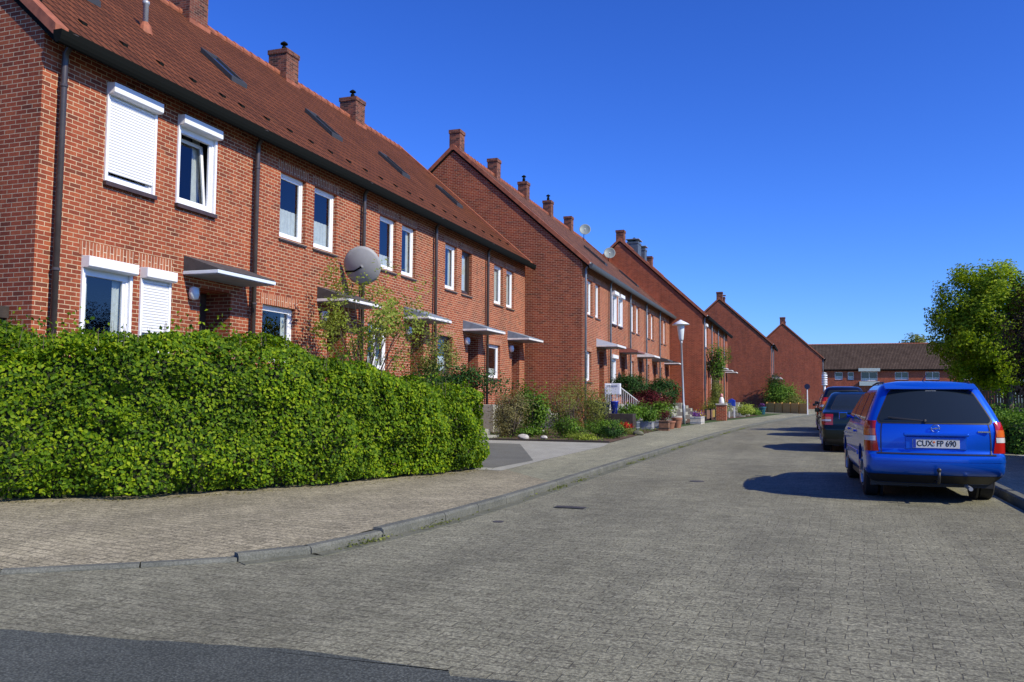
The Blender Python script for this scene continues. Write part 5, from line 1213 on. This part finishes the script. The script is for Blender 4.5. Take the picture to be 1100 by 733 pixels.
    # tail lamps
    lz0, lz1 = lamp_z; dz = lz1-lz0
    for sgn in (-1, 1):
        def q2(a, b): return (lambda f: (sgn*a, sgn*b))
        q_in, q_out = (0.93, 2.0) if kind == 'wagon' else (0.80, 2.03)
        lo = patch(lz0, lz1, (lambda f: (sgn*(q_in+(0.08*f if kind == 'wagon' else 0)), sgn*(q_out+(0.015*f)))), 0.012, nq=12).build('tail_lamp', 'red_lens', t, smooth=True)
        patch(lz0+dz*0.34, lz0+dz*0.50, (lambda f: (sgn*(q_in+0.05), sgn*q_out)), 0.016, nq=12, nz=3).build('reversing_lens', 'clear_lens', lo, smooth=True)
        patch(lz0+dz*0.52, lz0+dz*0.74, (lambda f: (sgn*(q_in+0.06), sgn*q_out)), 0.016, nq=12, nz=3).build('indicator_lens', 'orange_lens', lo, smooth=True)
        patch(0.60*tab[-1][0]/1.5, 0.74*tab[-1][0]/1.5, (lambda f: (sgn*0.62, sgn*1.95)), 0.008, front=True, nq=12).build('headlight', 'clear_lens', t, smooth=True)
    patch(tab[0][0]+0.005, tab[0][0]+0.12, (lambda f: (-2.2, 2.2)), 0.006, nq=40).build('bumper_shade_patch', 'plastic', t, smooth=True)  # black patch painting the shade on the lower rear bumper
    patch(0.56*tab[-1][0]/1.5, 0.68*tab[-1][0]/1.5, lin(0.5, 0.5), 0.008, front=True).build('grille', 'plastic', t, smooth=True)
    return t, c, patch

tab_blue0 = [(0.22, 0.34, 4.00, 0.74), (0.29, 0.20, 4.18, 0.80), (0.37, 0.05, 4.27, 0.84), (0.43, 0.01, 4.28, 0.848), (0.51, 0.0, 4.29, 0.852), (0.585, 0.012, 4.27, 0.855), (0.615, 0.075, 4.24, 0.855), (0.72, 0.075, 4.12, 0.855), (0.82, 0.082, 3.80, 0.852), (0.90, 0.092, 3.35, 0.845),
            (0.97, 0.11, 3.05, 0.828), (1.10, 0.185, 2.78, 0.775), (1.25, 0.28, 2.45, 0.705), (1.37, 0.365, 2.15, 0.645), (1.435, 0.43, 1.95, 0.59), (1.47, 0.54, 1.75, 0.50), (1.49, 0.75, 1.50, 0.36)]
tab_blue = [(z*1.01, a, b, w*0.915) for z, a, b, w in tab_blue0]
bt, bc, bp = build_car('parked_car', 'bright blue estate car parked nearest on the right', (1.475, 11.42, 0.024), rad(1.8), tab_blue, 'paint_blue', 'wagon', ax=(0.93, 3.53), glass_rear=(0.985, 1.385, 0.98, 0.93), lamp_z=(0.625, 1.0), wr=0.31,
    side_glass=[(0.985, 1.36, 0.50, 1.22, 0.66, 1.24), (0.985, 1.36, 1.30, 2.12, 1.32, 2.05), (0.985, 1.34, 2.20, 3.0, 2.13, 2.28)])
RX = (PI/2, 0, 0)
# tailgate seams
sm = MB()
for z0, z1, q in ((0.60, 0.97, 0.915), (0.60, 0.97, -0.915)):
    pass
bp(0.598, 0.612, lambda f: (-0.97, 0.97), 0.004, nz=1, nq=20).build('seam', 'plastic', bt)
for sgn in (-1, 1):
    bp(0.607, 0.975, (lambda f, s=sgn: (s*0.885, s*0.905)), 0.004, nz=8, nq=1).build('seam', 'plastic', bt)
# number plate recess, plate, trim bar, emblem, wiper, stop lamp, tow bar
yp = 0.075
MB().box(-0.34, 0.34, yp-0.002, yp+0.02, 0.655, 0.815).build('plate_recess', 'paint_blue', bt, bevel=0.01)
tb = MB(); tb.box(-0.36, 0.36, yp-0.035, yp+0.01, 0.818, 0.858); tb.build('trim_bar', 'paint_blue', bt, bevel=0.012)
pl = MB().box(-0.26, 0.26, yp-0.012, yp-0.004, 0.675, 0.785).build('number_plate', 'plate', bt, bevel=0.003)
MB().box(-0.255, -0.222, yp-0.0145, yp-0.0125, 0.68, 0.78).build('country_band', 'plate_blue', pl)
text_part('CUX', 0.098, (-0.125, yp-0.0135, 0.729), RX, 'ink', pl, sx=0.86)
text_part('FP 690', 0.098, (0.115, yp-0.0135, 0.729), RX, 'ink', pl, sx=0.80)
MB().tube([(-0.022, yp-0.0125, 0.748), (-0.022, yp-0.015, 0.748)], 0.013, 14).build('seal', 'orange_lens', pl)
MB().tube([(-0.022, yp-0.0125, 0.712), (-0.022, yp-0.015, 0.712)], 0.013, 14).build('seal', 'metal_grey', pl)
em = MB(); nseg = 28; ye = 0.072; ze = 0.915
ring = [(0.046*math.cos(2*PI*k/nseg), ye, ze+0.046*math.sin(2*PI*k/nseg)) for k in range(nseg+1)]
em.tube(ring, 0.0055, 6, cap=False); em.prism([(-0.062, ze-0.012), (0.0, ze-0.004), (-0.012, ze-0.014), (0.062, ze+0.010), (0.0, ze+0.004), (0.012, ze+0.014)], 'y', ye-0.006, ye+0.002)
em.build('emblem', 'chrome', bt)
MB().box(0.47, 0.60, 0.098-0.006+0.02, 0.13, 0.872, 0.888).build('badge', 'chrome', bt)
wi = MB(); wi.tube([(-0.10, 0.125, 0.992), (-0.12, 0.125, 1.0)], 0.03, 12); wi.tube([(-0.10, 0.118, 1.0), (-0.48, 0.165, 1.03)], 0.010, 8); wi.tube([(-0.12, 0.125, 1.008), (-0.52, 0.165, 1.045)], 0.007, 6); wi.build('wiper', 'plastic', bt)
MB().box(-0.06, 0.06, 0.352, 0.372, 1.36, 1.378).build('stop_lamp', 'clear_lens', bt)
MB().prism([(0.36, 1.405), (0.47, 1.44), (0.47, 1.46), (0.345, 1.42)], 'x', -0.50, 0.50).v
sp_ = MB(); sp_.prism([(0.345, 1.392), (0.50, 1.440), (0.56, 1.472), (0.345, 1.412)], 'x', -0.53, 0.53); sp_.build('spoiler', 'paint_blue', bt, bevel=0.008)
th = MB(); th.tube([(0, 0.15, 0.27), (0, -0.06, 0.27), (0, -0.10, 0.33), (0, -0.10, 0.40)], 0.017, 10); th.lathe([(0.005, 0.0), (0.026, 0.015), (0.026, 0.04), (0.005, 0.055)], (0, -0.10, 0.395), 12); th.build('tow_bar', 'plastic', bt, smooth=True)
MB().tube([(0.36, 0.28, 0.21), (0.36, 0.02, 0.20)], 0.024, 12).build('exhaust_pipe', 'metal_grey', bt)
bpl = bp(0.515, 0.545, lambda f: (-1.9, 1.9), 0.004, nz=2, nq=30).build('bumper_strip', 'paint_blue', bt, smooth=True)
for sgn in (-1, 1):
    rr_ = MB(); pts = [(sgn*0.50, 0.62, 1.450), (sgn*0.505, 0.72, 1.482), (sgn*0.505, 1.4, 1.492), (sgn*0.50, 2.0, 1.470), (sgn*0.50, 2.12, 1.43)]
    rr_.tube(pts, 0.013, 8); rr_.tube([(sgn*0.505, 1.35, 1.490), (sgn*0.49, 1.35, 1.455)], 0.012, 6); rr_.build('roof_rail', 'plastic', bt, smooth=True)
MB().tube([(0, 1.0, 1.485), (0, 0.90, 1.53), (0, 0.55, 1.60)], [0.012, 0.006, 0.003], 6).build('antenna', 'plastic', bt)
tab_sedan = [(0.20, 0.12, 4.12, 0.75), (0.28, 0.03, 4.22, 0.81), (0.42, 0.0, 4.30, 0.84), (0.55, 0.0, 4.29, 0.85), (0.62, 0.05, 4.22, 0.85), (0.75, 0.06, 4.0, 0.85), (0.86, 0.075, 3.55, 0.84), (0.93, 0.14, 3.2, 0.83), (0.98, 0.42, 3.02, 0.80), (1.10, 0.62, 2.75, 0.74), (1.25, 0.88, 2.42, 0.67), (1.36, 1.12, 2.1, 0.60), (1.41, 1.30, 1.9, 0.52), (1.43, 1.5, 1.7, 0.35)]
tab_sedan = [(z*1.03, a, b, w) for z, a, b, w in tab_sedan]
build_car('parked_car', 'dark green car parked behind the blue one, red tail lamp showing', (1.18, 21.75, 0.024), 0, tab_sedan, 'paint_green', 'sedan', ax=(0.95, 3.5), glass_rear=(1.03, 1.38, 0.92, 0.86), lamp_z=(0.66, 0.92),
    side_glass=[(1.0, 1.34, 1.05, 2.0, 1.25, 1.98), (1.0, 1.34, 2.08, 2.95, 2.05, 2.28)])
tab_mpv = [(z*1.15, a, b, w) for z, a, b, w in tab_blue]
build_car('parked_car', 'tall dark blue car, third in the parked line', (1.18, 30.6, 0.024), 0, tab_mpv, 'paint_navy', 'mpv', ax=(0.90, 3.5), glass_rear=(1.13, 1.58, 0.98, 0.93), lamp_z=(0.85, 1.35),
    side_glass=[(1.13, 1.56, 0.52, 1.22, 0.68, 1.24), (1.13, 1.56, 1.30, 2.12, 1.32, 2.05), (1.13, 1.54, 2.20, 3.0, 2.13, 2.28)], wr=0.33)
build_car('parked_car', 'farthest parked car, hidden but for its shadow beyond the tall dark one', (1.15, 37.2, 0.024), 0, [(z*1.04, a, b, w) for z, a, b, w in tab_blue], 'paint_navy', 'wagon', ax=(0.93, 3.53), glass_rear=(1.03, 1.44, 0.98, 0.93), lamp_z=(0.65, 1.04),
    side_glass=[(1.03, 1.42, 0.52, 1.22, 0.68, 1.24), (1.03, 1.42, 1.30, 2.12, 1.32, 2.05)])
